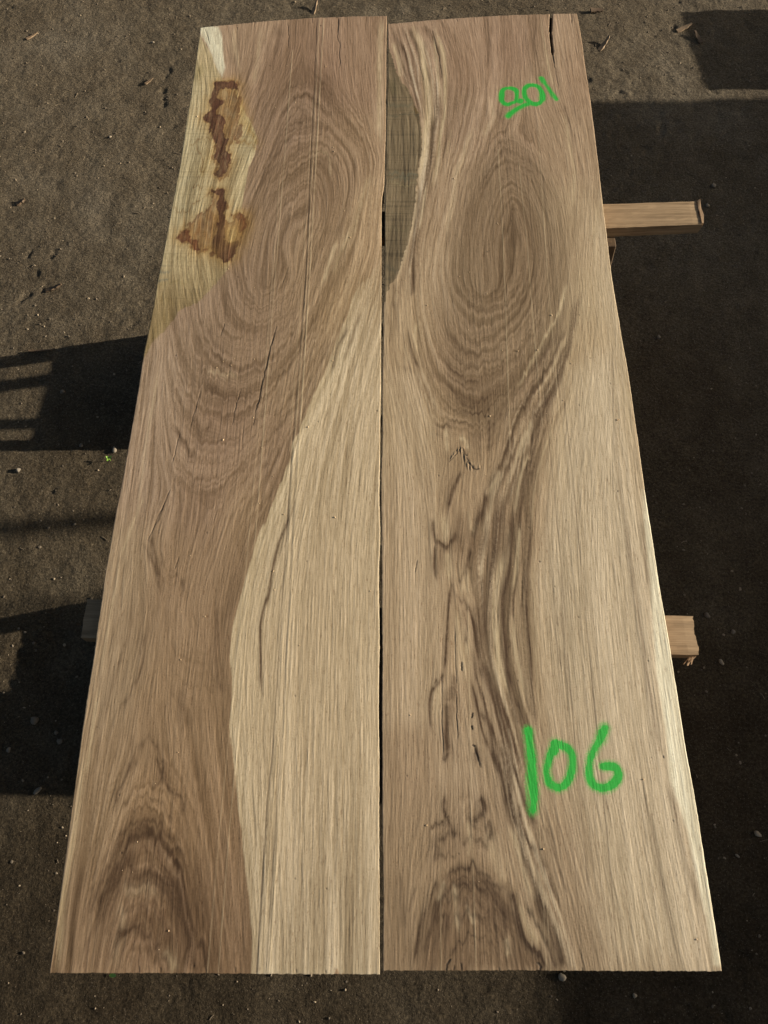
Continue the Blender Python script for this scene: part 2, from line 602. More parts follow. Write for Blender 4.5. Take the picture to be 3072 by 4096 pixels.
L_LEFT = [197, 3892, 291, 3200, 325, 2951, 368, 2666, 401, 2442, 421, 2300, 474, 2000, 503, 1843, 542, 1625, 575, 1423, 599, 1300, 663, 964, 696, 790, 700, 776, 702, 766, 741, 530, 778, 289, 802, 111]
L_RIGHT = [1517, 3898, 1516.5, 2760, 1518, 2100, 1520, 1768, 1525, 1334, 1524, 1100, 1527, 900, 1529, 790, 1534, 762, 1536, 740, 1541, 597, 1544, 331, 1546, 64]
R_LEFT = [1533, 3883, 1528, 2760, 1525, 2000, 1528, 1679, 1533, 1317, 1538, 1100, 1544, 663, 1551, 331, 1552, 97]
R_RIGHT = [2889, 3885, 2858, 3684, 2763, 3100, 2745, 3000, 2707, 2760, 2656, 2456, 2630, 2300, 2584, 2000, 2570, 1896, 2505, 1447, 2463, 1200, 2446, 1100, 2401, 729, 2365, 431, 2328, 166, 2308, 55]
L_BOT = [197, 3892, 700, 3893, 1100, 3896, 1517, 3898]
L_TOP = [802, 111, 878, 103, 1030, 88, 1229, 73, 1428, 66, 1546, 64]
R_BOT = [1533, 3883, 2100, 3882, 2500, 3884, 2889, 3885]
R_TOP = [1552, 97, 1665, 86, 1798, 75, 1997, 63, 2196, 56, 2308, 55]

def common_tone(f, ring_mask, amp=1.0, bm_=1.0, calm=0.0):
    """growth rings, flecks and saw fibre into colour and relief"""
    rm = ring_mask
    sharp = -np.clip(-f.mid, 0, 3) * 1.15 + np.clip(f.mid, 0, 2) * .45
    fi = -np.clip(-f.fine, 0, 3) * 1.2 + np.clip(f.fine, 0, 2) * .5
    ring = np.tanh(f.ring * 1.7)
    fi = fi * (1 - .55 * calm); sharp = sharp * (1 - .6 * calm)
    tone = (fi * .035 + np.tanh(f.fine * 1.5) * rm * .05 + sharp * (.040 + .01 * rm) + ring * rm * .135 + np.clip(f.broad, -2, 2) * (.022 + .05 * bm_) + f.fibre * (.072 - .015 * rm) * (1 - .3 * calm) + f.fibre2 * .010 + f.lines * (.022 + .035 * calm)) * amp
    t = np.clip(1 + tone, .5, 1.5)[..., None]
    f.col = f.col * t ** np.array([.95, 1.05, 1.22])
    # open pores: short dark ticks that follow the fibre
    pm = sstep(f.pore, 1.5, 2.9) * .5
    f.col = f.col * (1 - pm[..., None] * np.array([.85, 1, 1.1]))
    f.z += f.lines * .00003 + f.fibre * .000098 + f.fibre2 * .00003 + f.mid * .00002 + f.fine * .000035
    f.z -= pm * .0003

# ============ left slab figure ============
fl = Figure(-.60, .02, -.235, 2.35, 11)
flow_L = [
 ('C', [900, 200, 880, 300, 900, 380, 960, 360, 1000, 250]),
 ('A', [1010, 1659, 960, 1500, 970, 1380, 1030, 1310, 1070, 1290]),
 ('A', [880, 1659, 880, 1450, 950, 1250, 1050, 1150, 1130, 1130, 1170, 1250]),
 ('A', [770, 1500, 820, 1300, 920, 1120, 1060, 980, 1150, 930, 1230, 980, 1280, 1150, 1230, 1400, 1160, 1600]),
 ('A', [700, 1500, 780, 1250, 880, 1020, 980, 860, 1080, 800, 1200, 820, 1330, 950, 1360, 1150, 1280, 1450]),
 ('A', [820, 1000, 900, 800, 980, 640, 1050, 560, 1130, 600, 1250, 720, 1400, 900, 1440, 1100, 1380, 1400]),
 ('A', [800, 850, 870, 650, 950, 500, 1030, 400, 1080, 330, 1130, 390, 1250, 530, 1420, 760, 1500, 950]),
 ('A', [720, 500, 780, 350, 830, 150]), ('A', [640, 430, 630, 300, 600, 160]), ('A', [720, 560, 800, 400, 880, 250, 900, 140]),
 ('A', [540, 380, 500, 250, 470, 170]), ('A', [560, 150, 570, 300, 590, 420]),
 ('A', [1020, 250, 1020, 120]), ('A', [1130, 300, 1150, 120]), ('A', [1300, 500, 1290, 300, 1285, 110]), ('A', [1450, 650, 1420, 400, 1400, 110]),
 ('A', [1560, 900, 1560, 500, 1550, 110]), ('A', [1500, 1500, 1530, 1200]), ('A', [1350, 1659, 1420, 1400, 1500, 1000]),
 ('C', [690, 300, 720, 450, 800, 560, 900, 560, 1050, 480, 1110, 350, 1190, 120]),
 ('C', [760, 250, 790, 380, 870, 460, 960, 440, 1060, 330, 1110, 150]),
 ('C', [600, 400, 620, 550, 700, 660, 800, 690, 930, 670, 1060, 560, 1170, 330, 1260, 100]),
 ('C', [520, 450, 560, 600, 640, 750, 770, 800, 900, 770, 1030, 660, 1150, 460, 1300, 100]),
 ('C', [430, 560, 480, 750, 580, 870, 720, 930, 870, 890, 1000, 760, 1120, 570, 1300, 200, 1400, 0]),
 ('C', [380, 700, 430, 900, 560, 1050, 700, 1110, 850, 1060, 1000, 860, 1150, 640]),
 ('C', [370, 850, 400, 1050, 500, 1200, 600, 1280, 720, 1230, 850, 1130, 1000, 950, 1200, 650]),
 ('C', [360, 1050, 390, 1250, 480, 1400, 600, 1450, 750, 1350, 900, 1150, 1050, 950]),
 ('C', [300, 900, 260, 1200, 220, 1500]), ('C', [340, 700, 290, 1000, 250, 1250]),
 ('C', [500, 1500, 480, 1650]), ('C', [700, 1500, 800, 1350, 950, 1180, 1100, 1000]), ('C', [800, 1640, 900, 1450, 1000, 1250]),
 ('C', [1320, 620, 1250, 840, 1150, 1030, 1060, 1200, 1010, 1380, 900, 1659]),
 ('C', [1500, 100, 1400, 400, 1300, 650]), ('C', [1540, 600, 1450, 900, 1380, 1200, 1330, 1600]), ('C', [1350, 750, 1250, 1100, 1180, 1400, 1120, 1640]),
 ('C', [1550, 1200, 1500, 1640]),
 ('E', [1060, 0, 975, 210, 920, 370, 885, 520, 860, 640, 850, 720, 860, 840, 850, 1070, 875, 1304]),
 ('E', [1140, 30, 1100, 150, 1050, 350, 1005, 590, 1000, 850, 1010, 1300]), ('E', [1540, 0, 1520, 600, 1540, 1300]), ('E', [1300, 0, 1270, 600, 1260, 1300]),
 ('E', [420, 0, 380, 300, 340, 700, 250, 1250]), ('E', [330, 100, 270, 500, 210, 900, 150, 1250]),
 ('E', [540, 20, 480, 200, 500, 350, 540, 420, 620, 430, 700, 330, 800, 100]),
 ('E', [520, 500, 480, 700, 430, 900, 400, 1100]), ('E', [650, 500, 660, 600]), ('E', [850, 200, 780, 500, 790, 760, 820, 900]),
 ('E', [600, 640, 640, 700, 720, 700]), ('E', [600, 800, 660, 860, 740, 860]), ('E', [540, 1000, 560, 1200]), ('E', [700, 1000, 740, 1300]),
 ('G', [150, 900, 200, 500, 260, 100]), ('G', [220, 900, 270, 500, 330, 100]), ('G', [300, 900, 330, 700, 400, 480, 450, 250]),
 ('G', [310, 900, 340, 660, 395, 540, 470, 400, 540, 370, 620, 430, 680, 550, 720, 740, 745, 880]),
 ('G', [350, 940, 380, 800, 430, 650, 500, 600, 590, 610, 660, 720, 700, 860]),
 ('G', [390, 960, 430, 840, 520, 790, 600, 860, 650, 960]), ('G', [430, 300, 490, 210, 540, 180, 600, 240, 660, 330, 720, 480]),
 ('G', [430, 150, 470, 40]), ('G', [600, 100, 680, 240, 750, 450, 800, 750, 830, 950]), ('G', [800, 100, 860, 500, 920, 950]),
 ('G', [925, 0, 945, 250, 980, 600, 1000, 980]), ('G', [1100, 50, 1100, 900]), ('G', [1350, 0, 1350, 950]), ('G', [1550, 0, 1550, 950]),
 ('G', [750, 820, 790, 850, 800, 950]), ('G', [740, 860, 700, 900, 690, 960]),
]
fl.orient([pp(c, p) for c, p in flow_L])
fl.streaks()
fl.base([  # near-end colours are partly darkened by vignetting painted into the wood
 (1000,150,160,131,104),(1150,250,147,117,92),(1300,300,143,113,89),(1450,300,151,121,95),(1150,500,150,122,98),(1250,700,149,121,93),(1400,600,156,127,98),(1480,900,172,142,109),
 (1100,900,152,125,99),(1250,1000,158,130,99),(1350,1200,167,138,104),(900,1100,155,128,103),(1000,1400,147,120,94),(800,1400,150,124,99),(650,1500,155,129,104),(1150,1500,151,124,95),
 (1300,1500,162,134,103),(900,1700,142,114,90),(1100,1800,148,120,93),(600,1900,158,131,106),(800,2000,144,116,91),(1000,2100,148,120,91),(500,2300,164,138,109),(700,2300,146,118,90),
 (900,2500,142,114,86),(450,2700,162,136,107),(650,2800,146,118,89),(850,2900,140,112,83),(400,3200,152,125,96),(600,3300,146,116,85),(850,3300,138,109,80),(350,3700,136,109,82),
 (550,3700,130,102,75),(800,3700,127,99,73),(950,3700,132,104,77),(720,1200,152,125,101),(1450,1500,172,144,111)])
def nest(fig, cr, pts, spacing, k, dark, lite, lo, hi):
    # nested growth arches running parallel to the outline of the figure
    pl = fig.smooth_pts(pp(cr, pts), 3)
    d = -fig.sdf(pl) + nz(np.random.default_rng(len(pts)), (fig.h, fig.w), 30, 14) * .005 + fig.fibre2 * .0007
    ph = d / spacing + nz(np.random.default_rng(99), (fig.h, fig.w), 60, 40) * .35
    w = np.sin(2 * math.pi * ph) * .6 + np.sin(2 * math.pi * ph * 2.7 + 1) * .4
    m = sstep(d, lo, lo + .012) * (1 - sstep(d, hi - .03, hi)) * np.clip(.75 + .35 * fig.broad, .2, 1.3)
    fig.lerp(np.s_[:, :], lin(dark), k * m * np.clip(w, 0, 1))
    fig.lerp(np.s_[:, :], lin(lite), k * .45 * m * np.clip(-w - .2, 0, 1))
# darker brown core of the upper figure and the near arch
for q_, c_, k_, e_ in (([1130, 180, 1330, 350, 1430, 700, 1350, 1150, 1180, 1500, 1000, 1750, 760, 1750, 720, 1450, 860, 1150, 980, 700, 1030, 350], (124, 98, 74), .42, .05),
                      ([380, 3860, 420, 3600, 480, 3350, 580, 3250, 700, 3350, 790, 3650, 860, 3860], (106, 80, 57), .55, .04)):
    dd_ = fl.sdf(pp('Z', q_))
    fl.lerp(np.s_[:, :], lin(c_), sstep(-dd_, -e_, e_) * k_)
nest(fl, 'G', [150, 1500, 185, 950, 260, 720, 330, 540, 400, 370, 470, 230, 540, 170, 610, 230, 680, 380, 750, 560, 800, 780, 840, 1500], .017, .40, (92, 68, 48), (170, 140, 108), .0, .22)
RM = np.clip(sstep(fl.Y, .45, .75) * (1 - sstep(fl.Y, 1.9, 2.15)) + (1 - sstep(fl.Y, .05, .25)) * .9, 0, 1)
# sapwood of the left slab
sap = pp('C', [1400, 380, 1320, 620, 1290, 720, 1250, 840, 1200, 920, 1150, 1030, 1110, 1130, 1060, 1200, 1050, 1290, 1010, 1380, 960, 1480, 900, 1659])
sap = np.vstack([sap, pp('E', [1010, 100, 975, 210, 920, 370, 885, 520, 860, 640, 850, 720, 860, 840, 865, 950, 850, 1070, 860, 1200, 875, 1304]),
                 pp('G', [930, 100, 945, 250, 965, 400, 980, 600, 1000, 800, 1005, 1010, 1640, 1010]), pp('Z', [1640, 1100, 1560, 1000])])
sd = fl.sdf(sap, True)
ragged = sd + fl.fibre2 * .0010 + fl.mid * .0012
m = sstep(-ragged, -.0015, .0025) * (1 - sstep(fl.Y, 1.05, 1.45))
pale = lin((200, 176, 141)); flat = lin((184, 159, 126)); lowc = lin((168, 145, 115))
fy = sstep(fl.Y, -.25, .25)[..., None]
sc_ = flat * fy + lowc * (1 - fy)  # sapwood lowered at the near end: lens falloff put into the colour
sc_ = sc_ + (pale - flat) * (np.exp(-np.maximum(-sd, 0) / .035) * (.5 + .5 * sstep(fl.Y, -.1, .4)))[..., None]
fl.col = fl.col * (1 - m[..., None]) + sc_ * m[..., None]
SAPL = m.copy()
# heartwood a touch darker right at the boundary
fl.col *= (1 - .08 * np.exp(-(np.abs(sd - .006) / .008) ** 2) * (sd > 0) * (fl.Y < 1.2))[..., None]
LS = [
 ('G', 8, .42, [330, 820, 370, 700, 420, 630, 470, 590, 540, 580, 600, 600, 650, 680, 690, 800]), ('G', 8, .4, [350, 880, 390, 780, 440, 720, 500, 690, 560, 700, 620, 770, 660, 880]), ('G', 9, .4, [280, 650, 330, 560, 390, 470, 430, 400]),
 ('G', 9, .4, [300, 560, 360, 470, 420, 380, 480, 330, 560, 300, 620, 350, 690, 450, 730, 560]), ('G', 8, .3, [250, 800, 300, 650, 350, 560]), ('G', 8, .3, [760, 500, 790, 650, 810, 800]), ('G', 8, .35, [420, 260, 480, 200, 540, 190, 600, 240, 660, 330]),
 ('G', 22, 0.81, [310, 700, 350, 640, 390, 600, 395, 560, 440, 500, 480, 400, 540, 370, 580, 390, 620, 440, 660, 470, 680, 560, 700, 640, 720, 740, 740, 850]),
 ('G', 26, 0.72, [380, 590, 450, 520, 500, 540, 560, 540, 600, 560, 640, 590, 680, 660, 700, 760]),
 ('G', 16, 0.52, [470, 40, 440, 120, 410, 170, 405, 230]), ('G', 16, 0.59, [560, 150, 600, 130, 595, 60, 580, 20]), ('G', 18, 0.59, [610, 60, 620, 160, 650, 200, 700, 240, 690, 300]),
 ('G', 20, 0.52, [520, 310, 560, 350, 600, 370, 620, 410]), ('G', 24, 0.39, [330, 760, 400, 620, 480, 560]),
 ('G', 14, -.2, [390, 960, 400, 880, 430, 780, 420, 700]), ('G', 16, -.14, [430, 650, 470, 615, 530, 605, 580, 640]), ('G', 12, -.3, [600, 880, 640, 930, 660, 980]),
 ('G', 16, 0.72, [380, 940, 410, 850, 450, 800, 500, 790, 550, 840, 600, 900, 620, 970]), ('G', 40, 0.39, [500, 900, 520, 980]),
 ('G', 18, 0.78, [725, 760, 735, 850, 740, 900, 748, 960, 750, 985]), ('G', 14, 0.78, [760, 830, 785, 860, 800, 930, 800, 985]), ('G', 12, 0.59, [720, 880, 715, 940, 710, 985]),
 ('G', 30, 0.26, [260, 500, 230, 700, 200, 950]), ('G', 30, 0.29, [870, 300, 900, 600, 960, 980]), ('G', 30, 0.20, [780, 400, 820, 650, 860, 980]),
 ('G', 22, -.45, [262, 0, 240, 200, 205, 450, 170, 700, 140, 960]), ('G', 8, -.4, [160, 550, 120, 900]),
 ('E', 14, .50, [470, 160, 490, 230, 505, 290, 520, 380, 512, 420]), ('E', 14, .45, [440, 200, 470, 280, 490, 300, 510, 350]), ('E', 12, .3, [540, 200, 545, 260, 530, 310]),
 ('E', 14, .35, [590, 340, 620, 370, 650, 440]), ('E', 18, .30, [380, 470, 370, 620, 330, 750, 290, 900, 250, 1080]), ('E', 18, .38, [445, 600, 440, 700, 410, 850, 370, 930, 330, 1000]),
 ('E', 16, .35, [470, 560, 450, 700, 430, 800, 380, 900]), ('E', 18, .40, [470, 1110, 430, 1150, 400, 1200, 370, 1290]), ('E', 14, .45, [470, 1110, 500, 1140, 520, 1180, 545, 1250, 560, 1300]),
 ('E', 16, .35, [390, 1120, 390, 1200, 410, 1280]), ('E', 26, .25, [800, 500, 790, 760, 820, 920]), ('E', 30, .2, [620, 900, 640, 1100]), ('E', 14, -.35, [230, 900, 200, 1100, 170, 1304]),
 ('E', 12, -.35, [440, 0, 400, 100, 350, 250]), ('E', 12, -.25, [330, 300, 280, 560, 240, 800]), ('E', 30, .22, [940, 200, 880, 350, 830, 600]),
 ('E', 7, .62, [1150, 10, 1105, 140, 1075, 240, 1050, 340, 1035, 450, 1008, 560, 1000, 650, 1000, 860, 1010, 950]), ('E', 12, .22, [1160, 40, 1120, 160, 1080, 300]),
 ('C', 16, .50, [430, 1120, 460, 1190, 490, 1240, 505, 1330]), ('C', 16, .45, [505, 1430, 530, 1390, 555, 1385, 550, 1440]), ('C', 12, .45, [580, 1140, 610, 1110, 600, 1080]),
 ('C', 26, .30, [560, 830, 600, 900, 660, 960, 720, 980, 800, 970, 870, 940]), ('C', 22, .28, [540, 750, 590, 850, 640, 930]), ('C', 16, .3, [480, 940, 540, 1100, 560, 1250]),
 ('C', 20, .25, [620, 700, 720, 790, 860, 800, 960, 740]), ('C', 16, .28, [600, 560, 640, 660, 720, 720]), ('C', 16, -.25, [590, 800, 680, 840, 760, 830]),
 ('C', 12, .25, [850, 640, 940, 610, 1040, 540, 1090, 430]), ('C', 30, .22, [1050, 1000, 950, 1250, 900, 1400]), ('C', 24, .25, [1280, 640, 1200, 850, 1100, 1050]),
 ('C', 14, -.45, [1310, 100, 1270, 220, 1230, 330]), ('C', 14, -.3, [330, 800, 290, 1000, 240, 1300, 200, 1600]), ('C', 16, -.35, [1310, 630, 1270, 780, 1200, 960, 1120, 1150]),
 ('C', 9, .35, [1370, 560, 1310, 680, 1290, 800]), ('C', 14, .25, [1440, 500, 1380, 640, 1340, 760]),
 ('A', 14, .35, [700, 170, 680, 350, 690, 460, 730, 600, 750, 720]), ('A', 12, .35, [780, 150, 775, 330, 740, 480, 760, 620]), ('A', 12, .3, [640, 170, 650, 300, 655, 400]), ('A', 10, .3, [870, 200, 860, 340, 820, 500, 800, 650]),
 ('A', 14, -.3, [660, 160, 665, 300, 690, 440]), ('A', 14, -.25, [810, 160, 800, 350, 770, 520]), ('A', 10, .3, [940, 150, 920, 300, 880, 450]), ('A', 22, .22, [1150, 150, 1120, 300]),
 ('A', 14, .32, [960, 620, 1000, 570, 1040, 590, 1090, 560, 1130, 600]), ('A', 12, .3, [980, 540, 1010, 510, 1060, 520, 1100, 490]), ('A', 12, .28, [940, 700, 990, 640, 1060, 640, 1120, 680]), ('A', 12, .25, [960, 780, 1010, 720, 1080, 720]),
 ('A', 14, .25, [870, 950, 940, 820, 1010, 780]), ('A', 12, .3, [820, 1080, 880, 970, 980, 860, 1060, 830]), ('A', 12, .28, [780, 1180, 850, 1060, 940, 960]), ('A', 14, .25, [1200, 1000, 1230, 940, 1280, 960]),
 ('A', 14, -.3, [1130, 930, 1190, 920, 1230, 960, 1240, 1050]), ('A', 10, .22, [960, 1400, 990, 1330, 1050, 1290]), ('A', 22, -.5, [1545, 110, 1545, 400, 1540, 650, 1535, 850]), ('A', 30, -.25, [1350, 1400, 1260, 1659]),
 ('A', 26, -.3, [1480, 1050, 1400, 1300, 1330, 1500]), ('A', 18, .25, [1400, 950, 1350, 1200, 1280, 1450]), ('A', 30, .2, [900, 150, 950, 220]), ('A', 50, .15, [1200, 450, 1150, 650]),
]
for c, w, k, p in LS: fl.stroke(c, w, k, p)
# weathered wedge and bark-side patch at the left edge
ypoly = pp('A', [440, 200, 500, 290, 545, 400, 590, 480, 680, 535, 690, 620, 750, 720, 800, 830, 790, 930, 750, 1010, 740, 1100, 720, 1180, 705, 1260, 720, 1300, 710, 1400, 690, 1480, 655, 1570, 640, 1620])
ypoly = np.vstack([ypoly, pp('C', [740, 160, 700, 250, 650, 310, 600, 370, 540, 420, 450, 470, 400, 530, 350, 590, 290, 650, 255, 720, 240, 745, 150, 760]), pp('A', [100, 1659, 250, 1000, 380, 200])])
wedge = pp('A', [430, 150, 450, 200, 500, 290, 545, 400, 590, 480, 610, 400, 590, 300, 575, 220, 568, 150])
wd_ = fl.sdf(wedge) + fl.fibre2 * .001
fl.lerp(np.s_[:, :], lin((205, 192, 162)), sstep(-wd_, -.004, .006) * (.88 + .08 * fl.mid))
yd = fl.sdf(ypoly, False)
yr = yd + fl.fibre2 * .0009 + fl.wx * .9 + fl.fine * .0005
ym = sstep(-yr, -.0012, .0022)
yy1 = lin((178, 155, 116)); yy2 = lin((141, 118, 82)); yy3 = lin((173, 154, 118))
tv = sstep(fl.Y, 1.18, 1.42)[..., None]
blot = np.clip(.5 + .28 * nz(fl.rng, (fl.h, fl.w), 30, 22), 0, 1)[..., None]
ycol = (yy1 * blot + yy3 * (1 - blot)) * tv + yy2 * (1 - tv)
ycol = ycol * np.clip(1 + fl.fibre2 * .03 + fl.fine * .05 + fl.mid * .03, .6, 1.5)[..., None]
# cross saw marks: thin dark lines across
cross = nz(fl.rng, (fl.h, fl.w), .55, 60)
ycol = ycol * (1 - .22 * sstep(cross, .8, 2.4) - .05)[..., None]
fl.col = fl.col * (1 - ym[..., None]) + ycol * ym[..., None]
RELY = ym * (fl.fine * .00006 + cross * .00005)
for c, w, k, p, cc in [
 ('A', 44, .75, [460, 420, 420, 470], (140, 122, 84)), ('I', 50, .4, [330, 40, 560, 60], (135, 118, 82)), ('I', 34, .55, [285, 235, 370, 245], (88, 92, 84)), ('I', 20, .65, [262, 335, 345, 338], (92, 94, 84)), ('I', 10, .4, [300, 155, 380, 152], (100, 98, 84)),
 ('I', 26, .4, [240, 400, 420, 370, 600, 355], (130, 110, 68)), ('I', 60, .35, [320, 780, 230, 900, 180, 1000], (120, 98, 58)), ('I', 50, .3, [260, 560, 420, 600], (122, 100, 60)), ('I', 60, .28, [600, 60, 560, 250], (128, 106, 70)), ('I', 50, .28, [760, 120, 690, 300], (128, 106, 70)),
 ('A', 24, .45, [370, 1100, 300, 1180], (152, 140, 112)), ('A', 34, .35, [320, 1180, 330, 1240, 380, 1260], (154, 142, 112)), ('A', 50, .5, [690, 640, 740, 760, 790, 860], (150, 116, 52)), ('A', 40, .4, [640, 500, 690, 640, 700, 760], (160, 124, 66)),
 ('A', 24, .5, [640, 870, 720, 860, 790, 900], (140, 104, 50)), ('A', 60, .4, [560, 1320, 640, 1300, 720, 1290], (150, 112, 58)), ('A', 40, .3, [540, 900, 480, 1000, 460, 1030], (168, 142, 88)), ('A', 26, .3, [740, 1020, 690, 1120, 640, 1240], (132, 110, 74)),
]:
    fl.stroke(c, w, k, p, cc, taper=False)
for p in ([440, 1070, 415, 1110, 445, 1120, 470, 1110], [300, 1260, 330, 1285, 350, 1270, 385, 1270, 400, 1240, 440, 1200, 480, 1170, 525, 1140], [355, 1280, 360, 1330, 358, 1380, 375, 1410], [380, 870, 420, 880, 450, 840, 520, 820], [430, 880, 465, 960, 450, 1030, 480, 1000]):
    fl.stroke('A', 4.5, .5, p, (112, 80, 44), taper=False)
# two brown stains
def stain(fig, cr, pts, fill, edge, k, w=.004, jag=1.0, nseed=0):
    pl = fig.smooth_pts(pp(cr, pts + pts[:2]), 4)
    d = fig.sdf(pl, False) + nz(np.random.default_rng(nseed + 5), (fig.h, fig.w), 2.6, 1.2) * .0022 * jag + nz(np.random.default_rng(nseed + 6), (fig.h, fig.w), 8, 4) * .0030 * jag + fig.fibre * .0009 - .0022
    m = sstep(-d, -.0018, .0022)
    inner = sstep(-d, .002, .012)
    vv = np.clip(.5 + .34 * nz(np.random.default_rng(nseed + 7), (fig.h, fig.w), 9, 4) + .14 * fig.fibre2 + .14 * fig.fine, 0, 1)
    c = lin(edge) * (1 - inner * vv)[..., None] + lin(fill) * (inner * vv)[..., None]
    f = (m * k * (.86 + .10 * fig.fibre + .10 * (1 - inner) - .12 * np.clip(nz(np.random.default_rng(nseed + 17), (fig.h, fig.w), 5, 2), -1, 2) * inner))[..., None]
    f = np.clip(f, 0, 1)
    fig.col = fig.col * (1 - f) + c * f
    h = np.exp(-np.maximum(d, 0) / .014)[..., None] * .42 * (1 - m[..., None])
    fig.col = fig.col * (1 - h) + lin((158, 122, 70)) * h
S1 = [548, 500, 600, 492, 660, 488, 682, 515, 678, 560, 690, 640, 685, 720, 700, 790, 670, 850, 640, 880, 632, 940, 634, 1000, 610, 1050, 575, 1080, 545, 1055, 548, 1020, 570, 1000, 532, 965, 545, 900, 540, 850, 525, 800, 505, 760, 520, 740, 485, 735, 480, 705, 500, 680, 520, 660, 516, 610, 525, 580, 545, 560]
stain(fl, 'A', S1, (132, 96, 58), (104, 68, 42), .85, nseed=1)
stain(fl, 'A', [548, 502, 600, 494, 655, 490, 678, 515, 668, 540, 610, 535, 570, 545, 560, 590, 590, 620, 560, 640, 545, 690, 580, 700, 606, 740, 590, 800, 610, 850, 612, 900, 632, 940, 625, 1000, 600, 1050, 570, 1070, 548, 1050, 575, 1000, 536, 962, 550, 900, 542, 840, 525, 790, 520, 740, 486, 732, 484, 708, 522, 665, 518, 612, 530, 580], (98, 64, 44), (78, 48, 34), .92, jag=.8, nseed=2)
S2 = [525, 1150, 570, 1140, 600, 1150, 600, 1210, 625, 1230, 605, 1290, 620, 1340, 650, 1330, 645, 1300, 690, 1285, 725, 1300, 728, 1360, 705, 1400, 700, 1450, 670, 1500, 650, 1555, 600, 1585, 560, 1550, 520, 1500, 480, 1510, 440, 1515, 410, 1490, 390, 1465, 340, 1455, 320, 1430, 345, 1395, 390, 1380, 385, 1350, 430, 1310, 480, 1270, 520, 1220, 530, 1180]
stain(fl, 'A', S2, (134, 94, 54), (98, 62, 38), .86, nseed=3)
stain(fl, 'A', [530, 1150, 590, 1150, 596, 1210, 612, 1230, 590, 1290, 600, 1350, 600, 1440, 630, 1460, 690, 1440, 715, 1370, 700, 1450, 665, 1500, 645, 1550, 600, 1580, 565, 1550, 530, 1490, 540, 1430, 560, 1340, 560, 1240, 575, 1180, 550, 1170], (96, 62, 42), (76, 46, 32), .92, jag=.8, nseed=4)
stain(fl, 'A', [322, 1430, 345, 1400, 390, 1392, 400, 1440, 440, 1450, 450, 1490, 490, 1500, 480, 1512, 435, 1512, 405, 1485, 380, 1462, 345, 1452], (112, 68, 40), (92, 52, 32), .85, jag=.8, nseed=8)
stain(fl, 'A', [690, 1292, 722, 1302, 724, 1360, 700, 1400, 690, 1370, 700, 1330, 680, 1310], (120, 74, 42), (96, 56, 34), .8, jag=.7, nseed=9)
stain(fl, 'A', [620, 1390, 650, 1365, 670, 1380, 672, 1420, 650, 1455, 628, 1450], (184, 156, 104), (170, 136, 84), .8, jag=.5, nseed=10)
stain(fl, 'A', [515, 1525, 530, 1525, 530, 1540, 518, 1540], (110, 68, 40), (98, 60, 36), .8, jag=.3, nseed=12)
common_tone(fl, RM, calm=SAPL)
fl.z += RELY
# saw scores and ridges of the left slab
for pts, amp, w, tn in [
 ([1268, 73, 1222, 1100, 1167, 1804, 1086, 3051, 1068, 3200, 1026, 3890], -.0006, 3.0, .85), ([1295, 73, 1239, 1100, 1199, 1732, 1153, 2590, 1128, 3100, 1076, 3890], .0006, 3.0, .5),
 ([1278, 73, 1229, 1100, 1176, 1804, 1104, 3051, 1045, 3890], .0005, 2.6, .35), ([1286, 73, 1232, 1100, 1186, 1804, 1118, 3051, 1062, 3890], -.0004, 2.4, .35), ([1251, 400, 1211, 1100, 1157, 1804], .0003, 2, .2),
 ([1170, 200, 1136, 663, 1105, 1045, 1051, 1768, 1029, 2057, 1002, 2337, 942, 3055, 918, 3316, 873, 3890], .0004, 2.2, .4), ([1120, 700, 1075, 1300, 1010, 2000, 960, 2500, 880, 3300, 830, 3890], .00025, 2, .22),
 ([1240, 1800, 1175, 2600, 1100, 3880], .0002, 2, .15)]:
    fl.sawline('Z', pts, amp, w, tn)
for c, w, dp, dk, p in [
 ('C', 7, .004, .9, [978, 560, 960, 620, 938, 700, 918, 790, 900, 860, 880, 960, 866, 1010, 858, 1060]), ('C', 3, .002, .6, [858, 1060, 845, 1110]),
 ('C', 2, .001, .4, [690, 540, 680, 570, 665, 620]), ('C', 2, .001, .4, [556, 915, 535, 990, 515, 1060, 500, 1125]), ('C', 2, .001, .38, [780, 905, 765, 960, 745, 1035, 728, 1110]),
 ('C', 2, .001, .35, [445, 1150, 430, 1190, 410, 1270, 400, 1320]), ('C', 2, .001, .5, [392, 1450, 370, 1500, 340, 1575, 305, 1659]), ('E', 3, .001, .5, [542, 20, 520, 60, 480, 155, 462, 195]),
 ('C', 2, .001, .3, [1040, 225, 1025, 280, 1008, 325]), ('E', 3, .0015, .5, [610, 270, 590, 330]),
 ('A', 6, .006, .95, [1288, 110, 1286, 150, 1283, 200]), ('A', 3.5, .005, .9, [1286, 190, 1281, 230, 1296, 270, 1292, 330, 1297, 380, 1290, 410]), ('A', 4, .003, .8, [983, 130, 985, 180, 988, 220, 986, 290]),
 ('A', 3, .003, .7, [480, 170, 500, 230, 510, 270]), ('A', 3, .003, .7, [1130, 110, 1130, 140]), ('A', 3, .003, .6, [675, 150, 678, 180]),
 ('G', 3, .003, .6, [505, 985, 503, 955]), ('G', 3, .003, .6, [930, 985, 928, 960]), ('G', 3, .003, .5, [600, 985, 598, 962]), ('G', 3, .003, .5, [800, 985, 798, 960]), ('G', 3, .003, .5, [1200, 988, 1198, 968]), ('G', 3, .003, .5, [1330, 988, 1328, 972])]:
    fl.groove(c, w, dp, p, dk)
